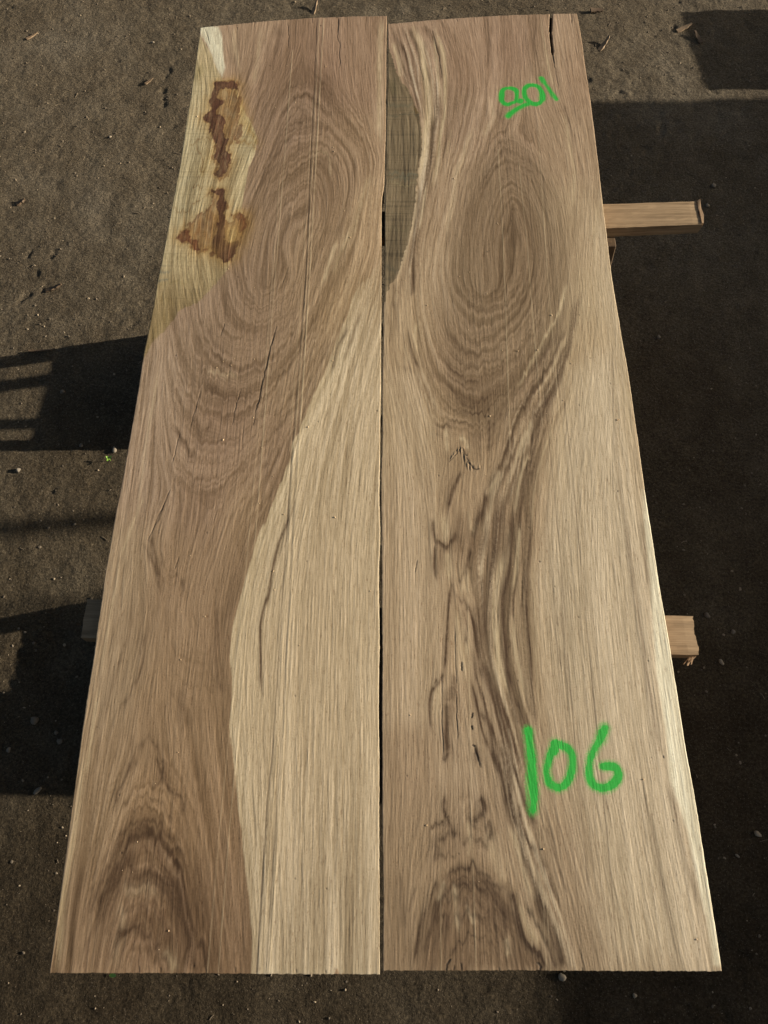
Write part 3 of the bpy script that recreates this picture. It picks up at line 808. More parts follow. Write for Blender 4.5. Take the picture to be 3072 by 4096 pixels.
for c, x, y, r in [('G', 745, 955, 11), ('G', 426, 455, 5), ('C', 760, 288, 4), ('C', 1270, 936, 4), ('C', 1530, 1028, 5), ('G', 415, 200, 4), ('E', 742, 155, 3), ('E', 1215, 290, 3), ('E', 1160, 928, 4), ('G', 1192, 568, 4), ('G', 1333, 613, 3), ('C', 418, 722, 5), ('C', 1205, 1088, 4), ('A', 1178, 155, 5), ('A', 872, 397, 4)]:
    fl.groove(c, r, .002, [x - 2, y - 3, x + 1, y, x + 2, y + 4], .75, False, (52, 36, 26))

# ============ right slab figure ============
fr_ = Figure(-.01, .62, -.235, 2.36, 23)
flow_R = [
 ('B', [240, 180, 300, 420, 380, 600, 430, 800, 410, 1100, 370, 1400, 300, 1659]), ('B', [340, 140, 430, 380, 450, 560, 460, 800, 420, 1150, 380, 1659]), ('B', [440, 130, 540, 300, 570, 500, 560, 800, 500, 1100, 430, 1450]),
 ('B', [520, 130, 640, 300, 680, 480, 650, 700]), ('B', [700, 120, 760, 350, 780, 550, 720, 800, 650, 1000, 560, 1300, 480, 1659]), ('B', [830, 100, 850, 300, 830, 500, 800, 750, 720, 1050, 650, 1350, 600, 1659]),
 ('B', [1000, 100, 1000, 400, 990, 700, 960, 780]), ('B', [1150, 100, 1180, 400, 1200, 600, 1290, 800, 1340, 1050]), ('B', [1280, 90, 1330, 400, 1400, 700, 1440, 1000]), ('B', [1080, 150, 1100, 400, 1150, 650, 1230, 850]),
 ('B', [740, 1659, 740, 1450, 800, 1200, 880, 1060, 960, 1000, 1050, 1040, 1130, 1150, 1200, 1350, 1220, 1659]), ('B', [680, 1659, 690, 1400, 760, 1150, 850, 960, 900, 860, 960, 850, 1080, 920, 1200, 1080, 1290, 1300, 1310, 1600]),
 ('B', [860, 1659, 850, 1500, 880, 1320, 950, 1200, 1020, 1190, 1080, 1300, 1110, 1500, 1100, 1659]), ('B', [940, 1600, 940, 1450, 980, 1360, 1020, 1450, 1010, 1600]), ('B', [620, 1659, 640, 1400, 700, 1180]),
 ('B', [1400, 1100, 1380, 1400, 1330, 1659]), ('B', [1480, 1100, 1470, 1400, 1450, 1659]), ('B', [1350, 800, 1380, 1100, 1370, 1300]),
 ('D', [170, 0, 180, 200, 210, 400, 280, 600, 320, 720]), ('D', [90, 100, 80, 400, 120, 650, 180, 850]), ('D', [240, 0, 255, 200, 290, 450, 350, 620, 400, 750]),
 ('D', [330, 0, 360, 150, 400, 300, 480, 400, 560, 430, 660, 410, 760, 320, 850, 180, 920, 0]), ('D', [420, 0, 450, 100, 520, 170, 600, 200, 700, 170, 780, 80, 810, 0]), ('D', [280, 200, 330, 380, 410, 500, 520, 560, 650, 540, 780, 440, 900, 250, 980, 50]),
 ('D', [300, 450, 360, 570, 450, 640, 560, 680, 660, 650, 760, 560, 870, 420, 960, 250]), ('D', [350, 650, 420, 720, 520, 760, 620, 740, 700, 680]), ('D', [380, 800, 460, 820, 560, 830, 620, 800]),
 ('D', [400, 880, 480, 900, 590, 890]), ('D', [1100, 100, 1080, 300, 1000, 520, 900, 700, 800, 880, 740, 1000]), ('D', [1150, 200, 1100, 450, 1030, 650, 950, 850, 890, 1050]), ('D', [1000, 200, 930, 400, 830, 600, 740, 760, 690, 900]),
 ('D', [1250, 0, 1280, 400, 1250, 800, 1200, 1200, 1180, 1600]), ('D', [1350, 500, 1400, 900, 1450, 1300, 1500, 1640]), ('D', [1200, 300, 1130, 700, 1020, 1100, 960, 1600]),
 ('D', [400, 1290, 440, 1170, 480, 1100]), ('D', [790, 820, 740, 950, 700, 1050, 650, 1200, 590, 1320, 540, 1450]), ('D', [860, 900, 800, 1100, 740, 1350, 710, 1640]), ('D', [330, 1360, 330, 1450]), ('D', [200, 900, 270, 1150, 300, 1350]),
 ('D', [100, 800, 120, 1200, 120, 1600]), ('D', [500, 1150, 530, 1400, 500, 1600]),
 ('F', [560, 0, 545, 400, 530, 700, 600, 950, 660, 1150, 690, 1300]), ('F', [640, 60, 640, 300, 610, 500, 620, 760, 680, 980, 760, 1200]), ('F', [745, 0, 715, 330, 725, 650, 760, 1000]), ('F', [370, 420, 345, 560, 330, 760]), ('F', [370, 420, 440, 510, 480, 700, 540, 900, 600, 1150]),
 ('F', [280, 900, 258, 1000, 265, 1090]), ('F', [150, 0, 150, 1300]), ('F', [850, 0, 900, 700, 950, 1300]), ('F', [1200, 0, 1270, 600, 1370, 1300]), ('F', [1290, 0, 1390, 600, 1480, 1250]), ('F', [360, 900, 380, 1100, 400, 1300]),
 ('H', [565, 0, 610, 220, 670, 420, 740, 600, 820, 780, 850, 890]), ('H', [620, 100, 700, 330, 800, 600, 870, 880]), ('H', [230, 880, 260, 680, 300, 550, 400, 500, 500, 510, 600, 610, 680, 790, 760, 890]),
 ('H', [300, 720, 340, 600, 430, 560, 510, 590, 590, 720, 650, 870]), ('H', [320, 850, 370, 740, 440, 690, 510, 720, 580, 840]), ('H', [330, 890, 390, 820, 450, 790, 520, 880]), ('H', [280, 480, 320, 370, 400, 310, 470, 290, 520, 380]),
 ('H', [150, 0, 140, 450, 160, 890]), ('H', [340, 50, 340, 250]), ('H', [450, 0, 480, 220]), ('H', [900, 0, 980, 450, 1080, 880]), ('H', [1150, 0, 1250, 500, 1340, 880]), ('H', [1320, 50, 1400, 500, 1460, 850]),
 ('H', [720, 350, 800, 600, 880, 850]),
]
fr_.orient([pp(c, p) for c, p in flow_R])
fr_.streaks()
fr_.base([  # wood colours, with some painted vignette darkening at the near end
 (1700,150,164,134,108),(1850,250,154,124,98),(2050,200,153,123,98),(2200,300,164,136,108),(2300,300,160,130,102),(1850,500,154,126,100),(2050,600,151,123,96),(2300,600,163,135,106),
 (1750,700,164,136,107),(1900,800,156,128,99),(2050,900,147,119,91),(2250,900,162,136,105),(2380,900,171,145,114),(1800,1100,164,137,107),(2050,1100,149,121,92),(2400,1200,175,150,117),
 (1600,1300,170,143,111),(1850,1400,156,128,99),(2050,1450,156,128,98),(2300,1400,171,145,112),(2480,1500,178,153,120),(1600,1700,171,145,112),(1900,1700,152,125,95),(2100,1700,159,132,102),
 (2300,1800,173,147,114),(2550,2000,178,152,119),(1650,2100,168,141,110),(1900,2100,165,137,106),(2100,2100,162,134,103),(2400,2200,173,147,114),(1650,2600,168,141,110),(1850,2500,168,140,109),
 (2200,2500,168,142,110),(2500,2600,171,145,113),(1650,3100,158,131,102),(1850,3100,163,137,108),(2300,3000,171,145,114),(2550,3100,174,148,116),(1650,3500,152,126,97),(1850,3600,146,119,91),
 (2300,3500,161,135,106),(2600,3500,170,144,113),(1680,3800,140,115,88),(2300,3800,152,127,99),(2700,3800,162,138,109)])
RMR = np.clip(sstep(fr_.Y, .8, .95) * (1 - sstep(fr_.Y, 1.9, 2.15)) * (fr_.X > .08) * (1 - sstep(fr_.X, .38, .46)), 0, 1)
RMR = blur(RMR, 6, 6)
for q_, c_, k_, e_ in (([2030, 520, 2180, 680, 2260, 930, 2280, 1150, 2230, 1350, 2130, 1550, 2000, 1720, 1860, 1660, 1770, 1400, 1760, 1150, 1800, 880, 1880, 680], (110, 88, 64), .6, .04),
                      ([2300, 1500, 2450, 1400, 2560, 2000, 2700, 2900, 2820, 3850, 2450, 3850, 2250, 2900, 2150, 2300], (193, 170, 139), .85, .05),
                      ([2480, 1000, 2380, 900, 2420, 1250, 2500, 1500, 2520, 1400], (189, 165, 133), .75, .04),
                      ([1560, 1500, 1700, 1500, 1760, 2200, 1740, 2900, 1560, 2900], (184, 158, 127), .55, .03)):
    dd_ = fr_.sdf(pp('Z', q_))
    fr_.lerp(np.s_[:, :], lin(c_), sstep(-dd_, -e_, e_) * k_)
# the banded brown-and-cream belt from the oval to the near end
belt = np.vstack([pp('D', [760, 760, 900, 600, 1010, 420, 1090, 200, 1130, 120, 1120, 330, 1060, 520, 980, 760, 930, 960, 900, 1200]), pp('F', [755, 0, 730, 330, 740, 650, 775, 1000]), pp('H', [690, 200, 800, 520, 880, 890, 780, 890, 690, 640, 620, 400, 560, 150]),
                  pp('F', [590, 1100, 520, 850, 480, 640, 460, 460, 430, 330, 480, 160]), pp('D', [520, 1450, 590, 1290, 660, 1080, 700, 900])])
bd_ = fr_.sdf(belt)
bw_ = sstep(-bd_, -.004, .010)
band = np.clip(-np.tanh(fr_.mid * 1.4) * .85 - fr_.broad * .45 + .05, -1.3, 1.7)
fr_.lerp(np.s_[:, :], lin((100, 78, 55)), bw_ * np.clip(.26 + .38 * band, 0, .88))
fr_.lerp(np.s_[:, :], lin((206, 182, 148)), bw_ * np.clip(-band - .35, 0, 1) * .6)
# same, weaker, left of the oval
bl2 = np.vstack([pp('K', [40, 30, 300, 10, 420, 60, 460, 300, 450, 620, 400, 1000, 330, 1300, 280, 1600, 250, 1980, 160, 1980, 190, 1700, 230, 1330, 270, 950, 290, 700, 250, 550, 150, 400])])
b2_ = sstep(-fr_.sdf(bl2), -.004, .008)
band2 = np.clip(-fr_.mid * .5 - fr_.broad * .6, -1.4, 1.6)
fr_.lerp(np.s_[:, :], lin((112, 88, 66)), b2_ * np.clip(.10 + .30 * band2, 0, .7))
fr_.lerp(np.s_[:, :], lin((210, 188, 156)), b2_ * np.clip(-band2 - .3, 0, 1) * .55)
# interior of the dark arch at the near end
arch = pp('H', [215, 930, 235, 800, 255, 680, 290, 570, 330, 500, 390, 480, 450, 480, 510, 510, 570, 570, 610, 620, 650, 700, 690, 790, 750, 860, 775, 930])
ad = fr_.sdf(arch) + fr_.fibre2 * .0016
fr_.lerp(np.s_[:, :], lin((112, 87, 63)), sstep(-ad, -.006, .016) * .82 * (1 + .15 * np.clip(fr_.broad, -2, 2)))
# brown wash at the foot of the oval
for c, w, k, p in [('D', 90, .55, [470, 1330, 470, 1520]), ('D', 60, .45, [560, 1280, 540, 1480]), ('F', 70, .5, [340, 170, 330, 300]), ('F', 60, .5, [440, 60, 420, 240]), ('F', 40, .35, [520, 330, 520, 700]), ('D', 70, .35, [700, 1150, 640, 1500]), ('D', 50, .35, [430, 1130, 410, 1280]), ('F', 44, .2, [345, 930, 350, 1180]), ('H', 120, .35, [330, 200, 400, 300, 480, 220]),
                   ('D', 190, .42, [520, 640, 600, 700]), ('D', 130, .35, [430, 560, 470, 700]), ('D', 110, .30, [650, 660, 700, 560]), ('D', 90, .25, [560, 830, 570, 930]), ('F', 60, .42, [430, 190, 400, 330]), ('F', 46, .40, [500, 60, 450, 200]),
                   ('F', 44, .45, [300, 260, 300, 340]), ('H', 80, .35, [320, 380, 390, 400, 480, 330])]:
    fr_.stroke(c, w, k, p, (120, 95, 70), taper=False, soft=1.0)
nest(fr_, 'H', [190, 1500, 215, 900, 245, 700, 280, 580, 330, 490, 400, 455, 470, 470, 520, 510, 590, 590, 650, 690, 720, 830, 800, 1500], .017, .60, (72, 54, 38), (160, 134, 104), .002, .20)
white = pp('F', [1270, -40, 1283, 200, 1292, 420, 1305, 600, 1318, 760, 1340, 900, 1368, 1100, 1392, 1304])
white = np.vstack([white, pp('H', [1290, 200, 1330, 350, 1368, 540, 1405, 700, 1440, 900, 1620, 900]), pp('F', [1640, 1000, 1420, -40])])
wdd = fr_.sdf(white) + fr_.fibre2 * .0012 + fr_.mid * .001
fr_.lerp(np.s_[:, :], lin((222, 206, 174)), sstep(-wdd, -.002, .010) * .9)
RS = [
 ('J', 14, .85, [970, 0, 985, 200, 990, 400, 1010, 560, 1060, 700, 1110, 860, 1150, 1050, 1200, 1250, 1260, 1430, 1310, 1600]), ('J', 20, .65, [1100, 0, 1140, 200, 1160, 420, 1200, 620, 1250, 850, 1300, 1050, 1340, 1300, 1390, 1600]),
 ('J', 14, .75, [1180, 500, 1230, 700, 1290, 950, 1310, 1100, 1350, 1350]), ('J', 13, .75, [1310, 0, 1330, 300, 1370, 560, 1390, 760, 1440, 950, 1490, 1100, 1540, 1300]), ('J', 36, .5, [1350, 520, 1400, 620, 1390, 720]),
 ('J', 13, .65, [1480, 0, 1500, 300, 1540, 500, 1570, 800, 1620, 1000]), ('J', 11, .55, [1560, 0, 1580, 300, 1640, 600]), ('J', 13, .7, [960, 610, 1010, 780, 1060, 980, 1100, 1180, 1150, 1350, 1230, 1600]), ('J', 20, .55, [1070, 400, 1100, 560, 1170, 760, 1200, 950]),
 ('J', 60, .4, [1040, 100, 1060, 400, 1120, 650]), ('J', 30, -.55, [1230, 0, 1240, 300, 1300, 560, 1380, 800]), ('J', 24, -.5, [1420, 0, 1440, 300, 1500, 500, 1540, 750]), ('J', 34, -.35, [900, 0, 900, 400]), ('J', 44, -.3, [560, 640, 560, 1000]),
 ('D', 10, .45, [1130, 100, 1110, 250, 1060, 420, 1010, 560, 960, 680, 900, 800]), ('D', 11, .55, [1060, 250, 1000, 420, 930, 570, 870, 700, 830, 800]), ('D', 10, .45, [1000, 250, 950, 400, 880, 530, 800, 680, 740, 800]), ('D', 11, .55, [980, 560, 930, 700, 880, 820, 850, 950]),
 ('D', 11, .5, [1030, 560, 990, 700, 950, 800, 920, 900]), ('D', 13, .55, [900, 720, 850, 860, 810, 980, 780, 1100, 740, 1250]), ('D', 15, .55, [770, 900, 720, 1050, 680, 1150, 640, 1300]), ('D', 11, .5, [880, 950, 850, 1080, 820, 1200, 790, 1350, 770, 1500]),
 ('D', 15, .5, [720, 1200, 690, 1350, 670, 1500, 660, 1659]), ('D', 9, .4, [920, 950, 890, 1100, 870, 1250, 860, 1400, 850, 1600]), ('D', 18, -.5, [860, 800, 820, 920, 780, 1020]), ('D', 15, -.5, [850, 1000, 800, 1150, 770, 1300]), ('D', 20, -.45, [690, 1080, 640, 1230]),
 ('D', 30, -.3, [380, 1350, 385, 1480]), ('D', 12, -.4, [740, 1380, 730, 1600]), ('H', 9, .5, [700, 560, 740, 680, 790, 800, 830, 890]), ('H', 10, .55, [250, 840, 280, 720, 320, 640]), ('H', 10, .5, [450, 540, 520, 560, 570, 620]),
 ('D', 24, .80, [478, 1095, 455, 1140, 425, 1200, 405, 1290]), ('D', 22, .75, [635, 1210, 610, 1260, 575, 1330, 545, 1400, 530, 1450]), ('D', 14, .45, [795, 800, 760, 880, 720, 970, 680, 1080, 645, 1160, 620, 1230]),
 ('D', 16, .55, [800, 900, 760, 980, 710, 1110, 660, 1220, 620, 1330, 600, 1480, 595, 1600]), ('D', 14, .45, [960, 700, 900, 850, 860, 1000, 820, 1130, 790, 1250, 745, 1400, 720, 1550, 700, 1659]), ('D', 14, .4, [1000, 620, 950, 760, 885, 940, 865, 1080, 835, 1200, 800, 1320]),
 ('D', 13, .42, [1110, 130, 1080, 300, 1020, 480, 980, 640, 930, 760]), ('D', 12, .38, [1090, 350, 1040, 520, 990, 680, 930, 830]), ('D', 14, .42, [1020, 300, 960, 450, 890, 590, 830, 710, 790, 800]), ('D', 12, .35, [960, 330, 900, 470, 830, 600, 760, 700]),
 ('D', 12, .35, [1060, 120, 1010, 300, 940, 440, 880, 560]), ('D', 12, -.5, [1060, 60, 1020, 200, 940, 340, 860, 500, 790, 620]), ('D', 12, -.35, [1000, 800, 940, 960, 890, 1150, 860, 1400]), ('D', 14, -.35, [700, 1100, 640, 1280, 590, 1420]),
 ('D', 18, .65, [328, 1350, 325, 1420, 340, 1480, 370, 1510, 410, 1508, 440, 1480, 450, 1430]), ('D', 18, .6, [345, 1500, 332, 1580, 335, 1659]), ('D', 46, .40, [480, 1340, 470, 1500]), ('D', 10, .6, [625, 780, 628, 860, 622, 980]), ('D', 8, .5, [655, 800, 652, 880, 640, 950]),
 ('D', 14, .5, [700, 770, 690, 800]), ('D', 12, .5, [745, 740, 730, 790]), ('D', 12, .5, [565, 680, 575, 800]), ('D', 26, .4, [470, 700, 520, 720, 560, 700]), ('D', 20, .4, [420, 740, 490, 760, 560, 750, 640, 730]), ('D', 16, .35, [410, 800, 480, 820, 560, 810]), ('D', 16, .4, [545, 880, 600, 880]), ('D', 16, .35, [540, 930, 590, 930]),
 ('D', 16, .45, [330, 820, 370, 840, 440, 830]), ('D', 16, .35, [340, 870, 375, 900]), ('D', 14, .45, [190, 300, 200, 420, 225, 500, 260, 540]), ('D', 14, .45, [215, 0, 210, 60, 205, 120]), ('D', 14, .3, [150, 520, 210, 560]), ('D', 12, -.45, [235, 260, 215, 340, 230, 430]),
 ('D', 10, .3, [75, 200, 85, 300, 80, 380]), ('D', 10, .3, [110, 150, 115, 300]), ('D', 12, .35, [275, 1130, 290, 1170, 308, 1225]), ('D', 10, .25, [270, 250, 300, 450, 360, 600]), ('D', 10, .3, [290, 620, 330, 720, 390, 780]),
 ('D', 9, .35, [410, 540, 470, 600, 560, 630, 660, 610]), ('D', 9, .3, [400, 480, 480, 560, 580, 580]), ('D', 9, .3, [420, 420, 520, 480, 620, 480, 720, 430]), ('D', 9, .25, [420, 330, 500, 410, 600, 430]), ('D', 9, .25, [500, 250, 580, 310, 680, 290]), ('D', 9, .25, [520, 160, 600, 200, 690, 160]),
 ('D', 9, .35, [400, 600, 470, 680, 560, 690, 640, 660]), ('D', 14, -.5, [395, 860, 400, 950, 400, 980]), ('D', 16, -.55, [470, 900, 500, 920, 520, 960]), ('D', 12, .45, [540, 1200, 550, 1250]), ('D', 12, .4, [490, 1180, 500, 1200]),
 ('F', 13, 0.95, [275, 95, 283, 160, 300, 205, 340, 220, 365, 205, 382, 170]), ('F', 13, 0.78, [285, 215, 285, 320, 292, 395]), ('F', 10, 0.95, [365, 415, 356, 480, 345, 540, 335, 640, 330, 760, 318, 825]), ('F', 16, 0.91, [318, 830, 290, 850, 275, 840]), ('F', 10, 0.95, [300, 855, 270, 880, 256, 930, 254, 1000, 262, 1090]),
 ('F', 10, 0.95, [370, 420, 400, 460, 440, 510, 465, 580, 478, 680, 486, 780, 520, 860, 560, 950, 585, 1050, 605, 1150, 640, 1290]), ('F', 16, 0.39, [500, 780, 560, 930, 610, 1100]), ('F', 14, 0.85, [600, 0, 575, 100, 560, 250, 548, 400, 545, 520, 540, 640, 545, 760]),
 ('F', 12, 0.91, [520, 760, 550, 860, 590, 950, 625, 1040, 650, 1140, 680, 1260]), ('F', 16, 0.72, [650, 50, 645, 200, 632, 330, 618, 400, 608, 480, 612, 600, 625, 760, 635, 830, 655, 920]), ('F', 20, 0.65, [622, 360, 610, 440]), ('F', 18, 0.78, [632, 820, 640, 870]),
 ('F', 9, 0.65, [690, 60, 690, 250, 668, 380, 660, 520, 670, 640, 690, 740, 705, 850, 735, 1000]), ('F', 9, 0.72, [745, 0, 730, 130, 716, 280, 712, 420, 716, 540, 725, 650, 738, 760, 742, 880, 760, 1000, 775, 1080]), ('F', 8, 0.52, [705, 300, 700, 450, 690, 560]),
 ('F', 9, 0.59, [655, 900, 690, 1000, 730, 1120, 770, 1230]), ('F', 24, -.45, [600, 250, 580, 400, 570, 600, 580, 780, 620, 930]), ('F', 16, -.5, [680, 100, 665, 300, 655, 430]), ('F', 22, -.4, [660, 560, 670, 700, 700, 850, 720, 960]), ('F', 26, -.4, [340, 250, 350, 330, 360, 390]),
 ('F', 24, -.35, [420, 330, 430, 440]), ('F', 30, -.3, [320, 60, 340, 180]), ('F', 20, -.4, [440, 40, 460, 140]), ('F', 24, -.3, [390, 520, 400, 700, 430, 850]), ('F', 30, .55, [345, 960, 345, 1040, 335, 1110, 355, 1190]), ('F', 26, 0.59, [365, 900, 352, 960]), ('F', 14, 0.39, [375, 850, 370, 900]),
 ('F', 14, 0.52, [460, 240, 430, 330, 400, 400]), ('F', 8, 0.65, [470, 880, 500, 980, 545, 1080, 560, 1200, 600, 1304]), ('F', 9, 0.65, [420, 520, 435, 600, 430, 700]), ('F', 14, 0.36, [470, 500, 500, 650]), ('F', 9, 0.45, [870, 550, 870, 600]), ('F', 12, 0.39, [560, 60, 520, 200, 500, 330]), ('F', 12, 0.52, [500, 380, 510, 500, 510, 640]),
 ('F', 8, 0.45, [630, 650, 622, 680, 634, 700, 645, 680, 636, 652]), ('F', 20, 0.26, [880, 690, 875, 770]),
 ('H', 11, 0.95, [560, -20, 590, 120, 605, 220, 640, 320, 665, 420, 705, 510, 735, 600, 770, 680, 810, 780, 850, 900]), ('H', 9, 0.78, [600, 40, 640, 150, 670, 220, 700, 290]), ('H', 9, 0.78, [625, 200, 660, 320, 715, 400, 750, 480, 790, 590]),
 ('H', 9, 0.65, [530, 0, 570, 120, 590, 210]), ('H', 8, 0.65, [670, 610, 700, 680, 740, 760, 790, 880]), ('H', 8, 0.45, [745, 290, 790, 420, 840, 560]), ('H', 12, -.35, [610, 300, 650, 460, 700, 600]), ('H', 30, -.3, [520, 330, 540, 440, 590, 540]), ('H', 26, -.3, [640, 640, 720, 800]),
 ('H', 16, 0.91, [215, 890, 232, 780, 252, 680, 275, 610, 300, 560]), ('H', 20, 0.78, [330, 510, 380, 500, 430, 490, 450, 470, 480, 500, 530, 540, 590, 580]), ('H', 20, 0.85, [590, 590, 620, 640, 640, 710, 670, 780, 720, 840, 760, 890]),
 ('H', 13, 0.78, [300, 600, 330, 580, 380, 560, 420, 555, 480, 570, 530, 600, 570, 660, 600, 730]), ('H', 13, 0.78, [280, 700, 310, 640, 360, 620, 420, 600]), ('H', 13, 0.72, [290, 830, 340, 740, 400, 690, 460, 680, 520, 700, 560, 760, 600, 820, 640, 870]),
 ('H', 12, 0.65, [420, 640, 500, 630, 550, 690, 600, 770]), ('H', 12, 0.65, [350, 850, 400, 790, 470, 770, 520, 800, 560, 870]), ('H', 12, 0.65, [270, 760, 300, 720, 350, 700]), ('H', 12, -.35, [380, 560, 390, 650, 400, 760]), ('H', 12, -.45, [590, 780, 600, 860]), ('H', 14, -.3, [440, 650, 460, 720]), ('H', 12, -.3, [300, 640, 330, 560]),
 ('H', 12, 0.78, [335, 180, 330, 230, 345, 280, 370, 330, 390, 370]), ('H', 14, 0.78, [470, 190, 490, 220, 490, 260, 450, 290, 470, 310]), ('H', 16, 0.65, [280, 480, 300, 430, 290, 400, 320, 360, 360, 340]), ('H', 14, 0.65, [275, 330, 310, 300, 330, 280]), ('H', 14, 0.65, [400, 400, 440, 360, 480, 370, 520, 410]),
 ('H', 14, 0.65, [510, 300, 530, 340, 520, 380]), ('H', 12, 0.52, [280, 490, 330, 430, 380, 440]), ('H', 14, 0.52, [330, 30, 350, 0]), ('H', 16, 0.52, [455, 0, 480, 60]), ('H', 30, 0.26, [150, 500, 170, 720]), ('H', 10, 0.39, [190, 640, 215, 560]), ('H', 10, -.35, [430, 300, 440, 380, 430, 430]), ('H', 22, 0.23, [1140, 120, 1200, 400, 1260, 700, 1290, 880]),
 ('H', 12, 0.33, [1250, 120, 1290, 300, 1330, 480, 1370, 650]), ('F', 12, 0.33, [1180, 0, 1230, 500, 1300, 900, 1350, 1300]), ('F', 20, 0.23, [880, 300, 900, 700, 940, 1000]), ('F', 16, 0.26, [1270, 100, 1285, 400]),
 ('D', 20, .16, [1150, 800, 1130, 1100]), ('D', 12, .2, [1350, 1100, 1420, 1640]), ('D', 12, .18, [1300, 400, 1330, 900, 1350, 1300]), ('D', 16, -.28, [1380, 600, 1430, 950]), ('D', 10, -.25, [1100, 600, 1040, 900, 1000, 1300]),
 ('K', 10, .55, [100, 90, 150, 230, 210, 420, 240, 560, 265, 700]), ('K', 8, .5, [60, 40, 100, 190, 150, 350, 190, 480]), ('K', 9, .5, [190, 30, 235, 150, 260, 290, 280, 410]), ('K', 8, .45, [140, 40, 180, 160, 220, 330, 250, 480]), ('K', 9, .55, [290, 120, 300, 260, 330, 420, 335, 520]),
 ('K', 12, .6, [335, 30, 360, 100, 390, 200, 410, 330, 415, 420]), ('K', 20, .7, [380, 440, 390, 520, 380, 640, 365, 740, 350, 850, 335, 960, 310, 1080, 285, 1200, 262, 1320, 240, 1450, 225, 1600, 205, 1720, 212, 1860, 200, 1970]), ('K', 10, .45, [330, 640, 350, 760, 330, 900, 300, 1050]), ('K', 10, .5, [255, 1200, 235, 1350, 215, 1500]),
 ('K', 20, -.7, [215, 20, 255, 110, 285, 230, 300, 370, 320, 500, 325, 640, 305, 780, 290, 920, 265, 1060, 240, 1180]), ('K', 18, -.6, [60, 130, 90, 250, 115, 370]), ('K', 18, -.65, [370, 30, 410, 140, 440, 300, 445, 460, 440, 620, 420, 760, 400, 900, 385, 1020, 350, 1180]), ('K', 10, -.45, [360, 90, 385, 260, 400, 400, 420, 560]),
 ('K', 12, -.4, [240, 1200, 215, 1400, 190, 1550, 140, 1700, 90, 1850]), ('K', 10, -.4, [300, 1180, 280, 1330, 255, 1500]), ('K', 10, .4, [480, 700, 450, 850, 420, 1000]), ('K', 10, .3, [500, 1000, 470, 1200, 440, 1400]), ('K', 12, -.3, [480, 760, 450, 960]), ('K', 10, .3, [150, 1760, 130, 1900, 100, 2100]), ('K', 10, .35, [70, 1900, 60, 2100]),
 ('B', 12, .4, [560, 130, 580, 190, 590, 240]), ('B', 10, .32, [820, 110, 840, 260, 830, 400]), ('B', 12, .35, [1120, 100, 1110, 250, 1140, 380, 1160, 500]), ('B', 12, -.4, [1150, 100, 1170, 250, 1200, 400, 1240, 550]), ('B', 12, .3, [1060, 180, 1080, 330, 1120, 480]), ('B', 10, .3, [1290, 300, 1330, 500, 1370, 750]), ('B', 14, .35, [1290, 640, 1320, 760, 1360, 880]),
 ('B', 14, -.35, [1290, 700, 1320, 850, 1350, 1050, 1345, 1250]), ('B', 10, .28, [870, 820, 900, 870, 950, 850, 990, 830]), ('B', 10, .25, [840, 900, 900, 930, 980, 900]), ('B', 10, .25, [780, 1180, 830, 1060, 900, 1000]), ('B', 10, .25, [690, 1350, 740, 1180, 790, 1050]), ('B', 12, .22, [650, 1250, 680, 1080, 740, 960]),
 ('B', 14, -.25, [580, 1400, 620, 1150, 690, 900, 740, 780]), ('B', 14, -.25, [800, 820, 860, 700, 840, 600]), ('B', 10, .25, [960, 1300, 1010, 1270, 1050, 1350]), ('B', 14, -.3, [1500, 1250, 1480, 1400, 1490, 1600]), ('B', 60, .16, [960, 1500, 1010, 1300]), ('B', 20, .25, [880, 640, 920, 740]),
]
for c, w, k, p in RS: fr_.stroke(c, w, k, p)
gp = pp('K', [-30, 60, 12, 80, 28, 170, 60, 260, 90, 360, 120, 420, 165, 460, 185, 520, 210, 560, 235, 620, 255, 670, 265, 760, 275, 850, 268, 950, 250, 1020, 240, 1120, 230, 1230, 222, 1320, 205, 1430, 190, 1520, 175, 1600, 140, 1690, 115, 1780, 90, 1860, 45, 1900, 20, 1980, 5, 2040, -30, 2060])
gd = fr_.sdf(gp, False) + fr_.fibre2 * .0007 + fr_.fine * .0004 + nz(fr_.rng, (fr_.h, fr_.w), 2.2, 6) * .0011
gm = sstep(-gd, -.001, .0018)
gcross = nz(fr_.rng, (fr_.h, fr_.w), .8, 50)
gvert = nz(fr_.rng, (fr_.h, fr_.w), 45, 1.5)
gcol = np.broadcast_to(lin((118, 100, 75)), (fr_.h, fr_.w, 3)) * np.clip(1 + gvert * .10 + fr_.mid * .07 + nz(fr_.rng, (fr_.h, fr_.w), 30, 12)* .06, .5, 1.6)[..., None]
gcol = gcol * (1 - .24 * sstep(gcross, .6, 1.8) - .28 * sstep(-gvert, .5, 1.6))[..., None]
fr_.col = fr_.col * (1 - gm[..., None]) + gcol * gm[..., None]
for w, k, p, cc in [(30, .6, [30, 590, 110, 600, 190, 600], (98, 92, 72)), (18, .6, [30, 660, 140, 665, 250, 662], (88, 82, 64)), (24, .55, [30, 1090, 120, 1110, 235, 1100], (98, 98, 80)), (20, .5, [30, 1140, 150, 1130, 230, 1130], (94, 92, 74)), (10, .5, [20, 1165, 120, 1170, 225, 1168], (150, 136, 100)),
                    (60, .4, [60, 420, 70, 500], (104, 92, 62)), (26, .55, [225, 610, 240, 640], (120, 92, 44)), (50, .5, [10, 1780, 80, 1800], (84, 78, 62)), (40, .4, [20, 1880, 60, 1860], (80, 72, 56)), (20, .3, [20, 1510, 100, 1500, 170, 1510], (104, 96, 66)), (14, .4, [80, 390, 40, 400], (96, 86, 60))]:
    b_, dd_, _ = fr_.dist(pp('K', p), .03)
    wdt = pw('K', p, w) * .5
    fr_.lerp(b_, lin(cc), k * np.exp(-(dd_ / wdt) ** 2) * gm[b_])
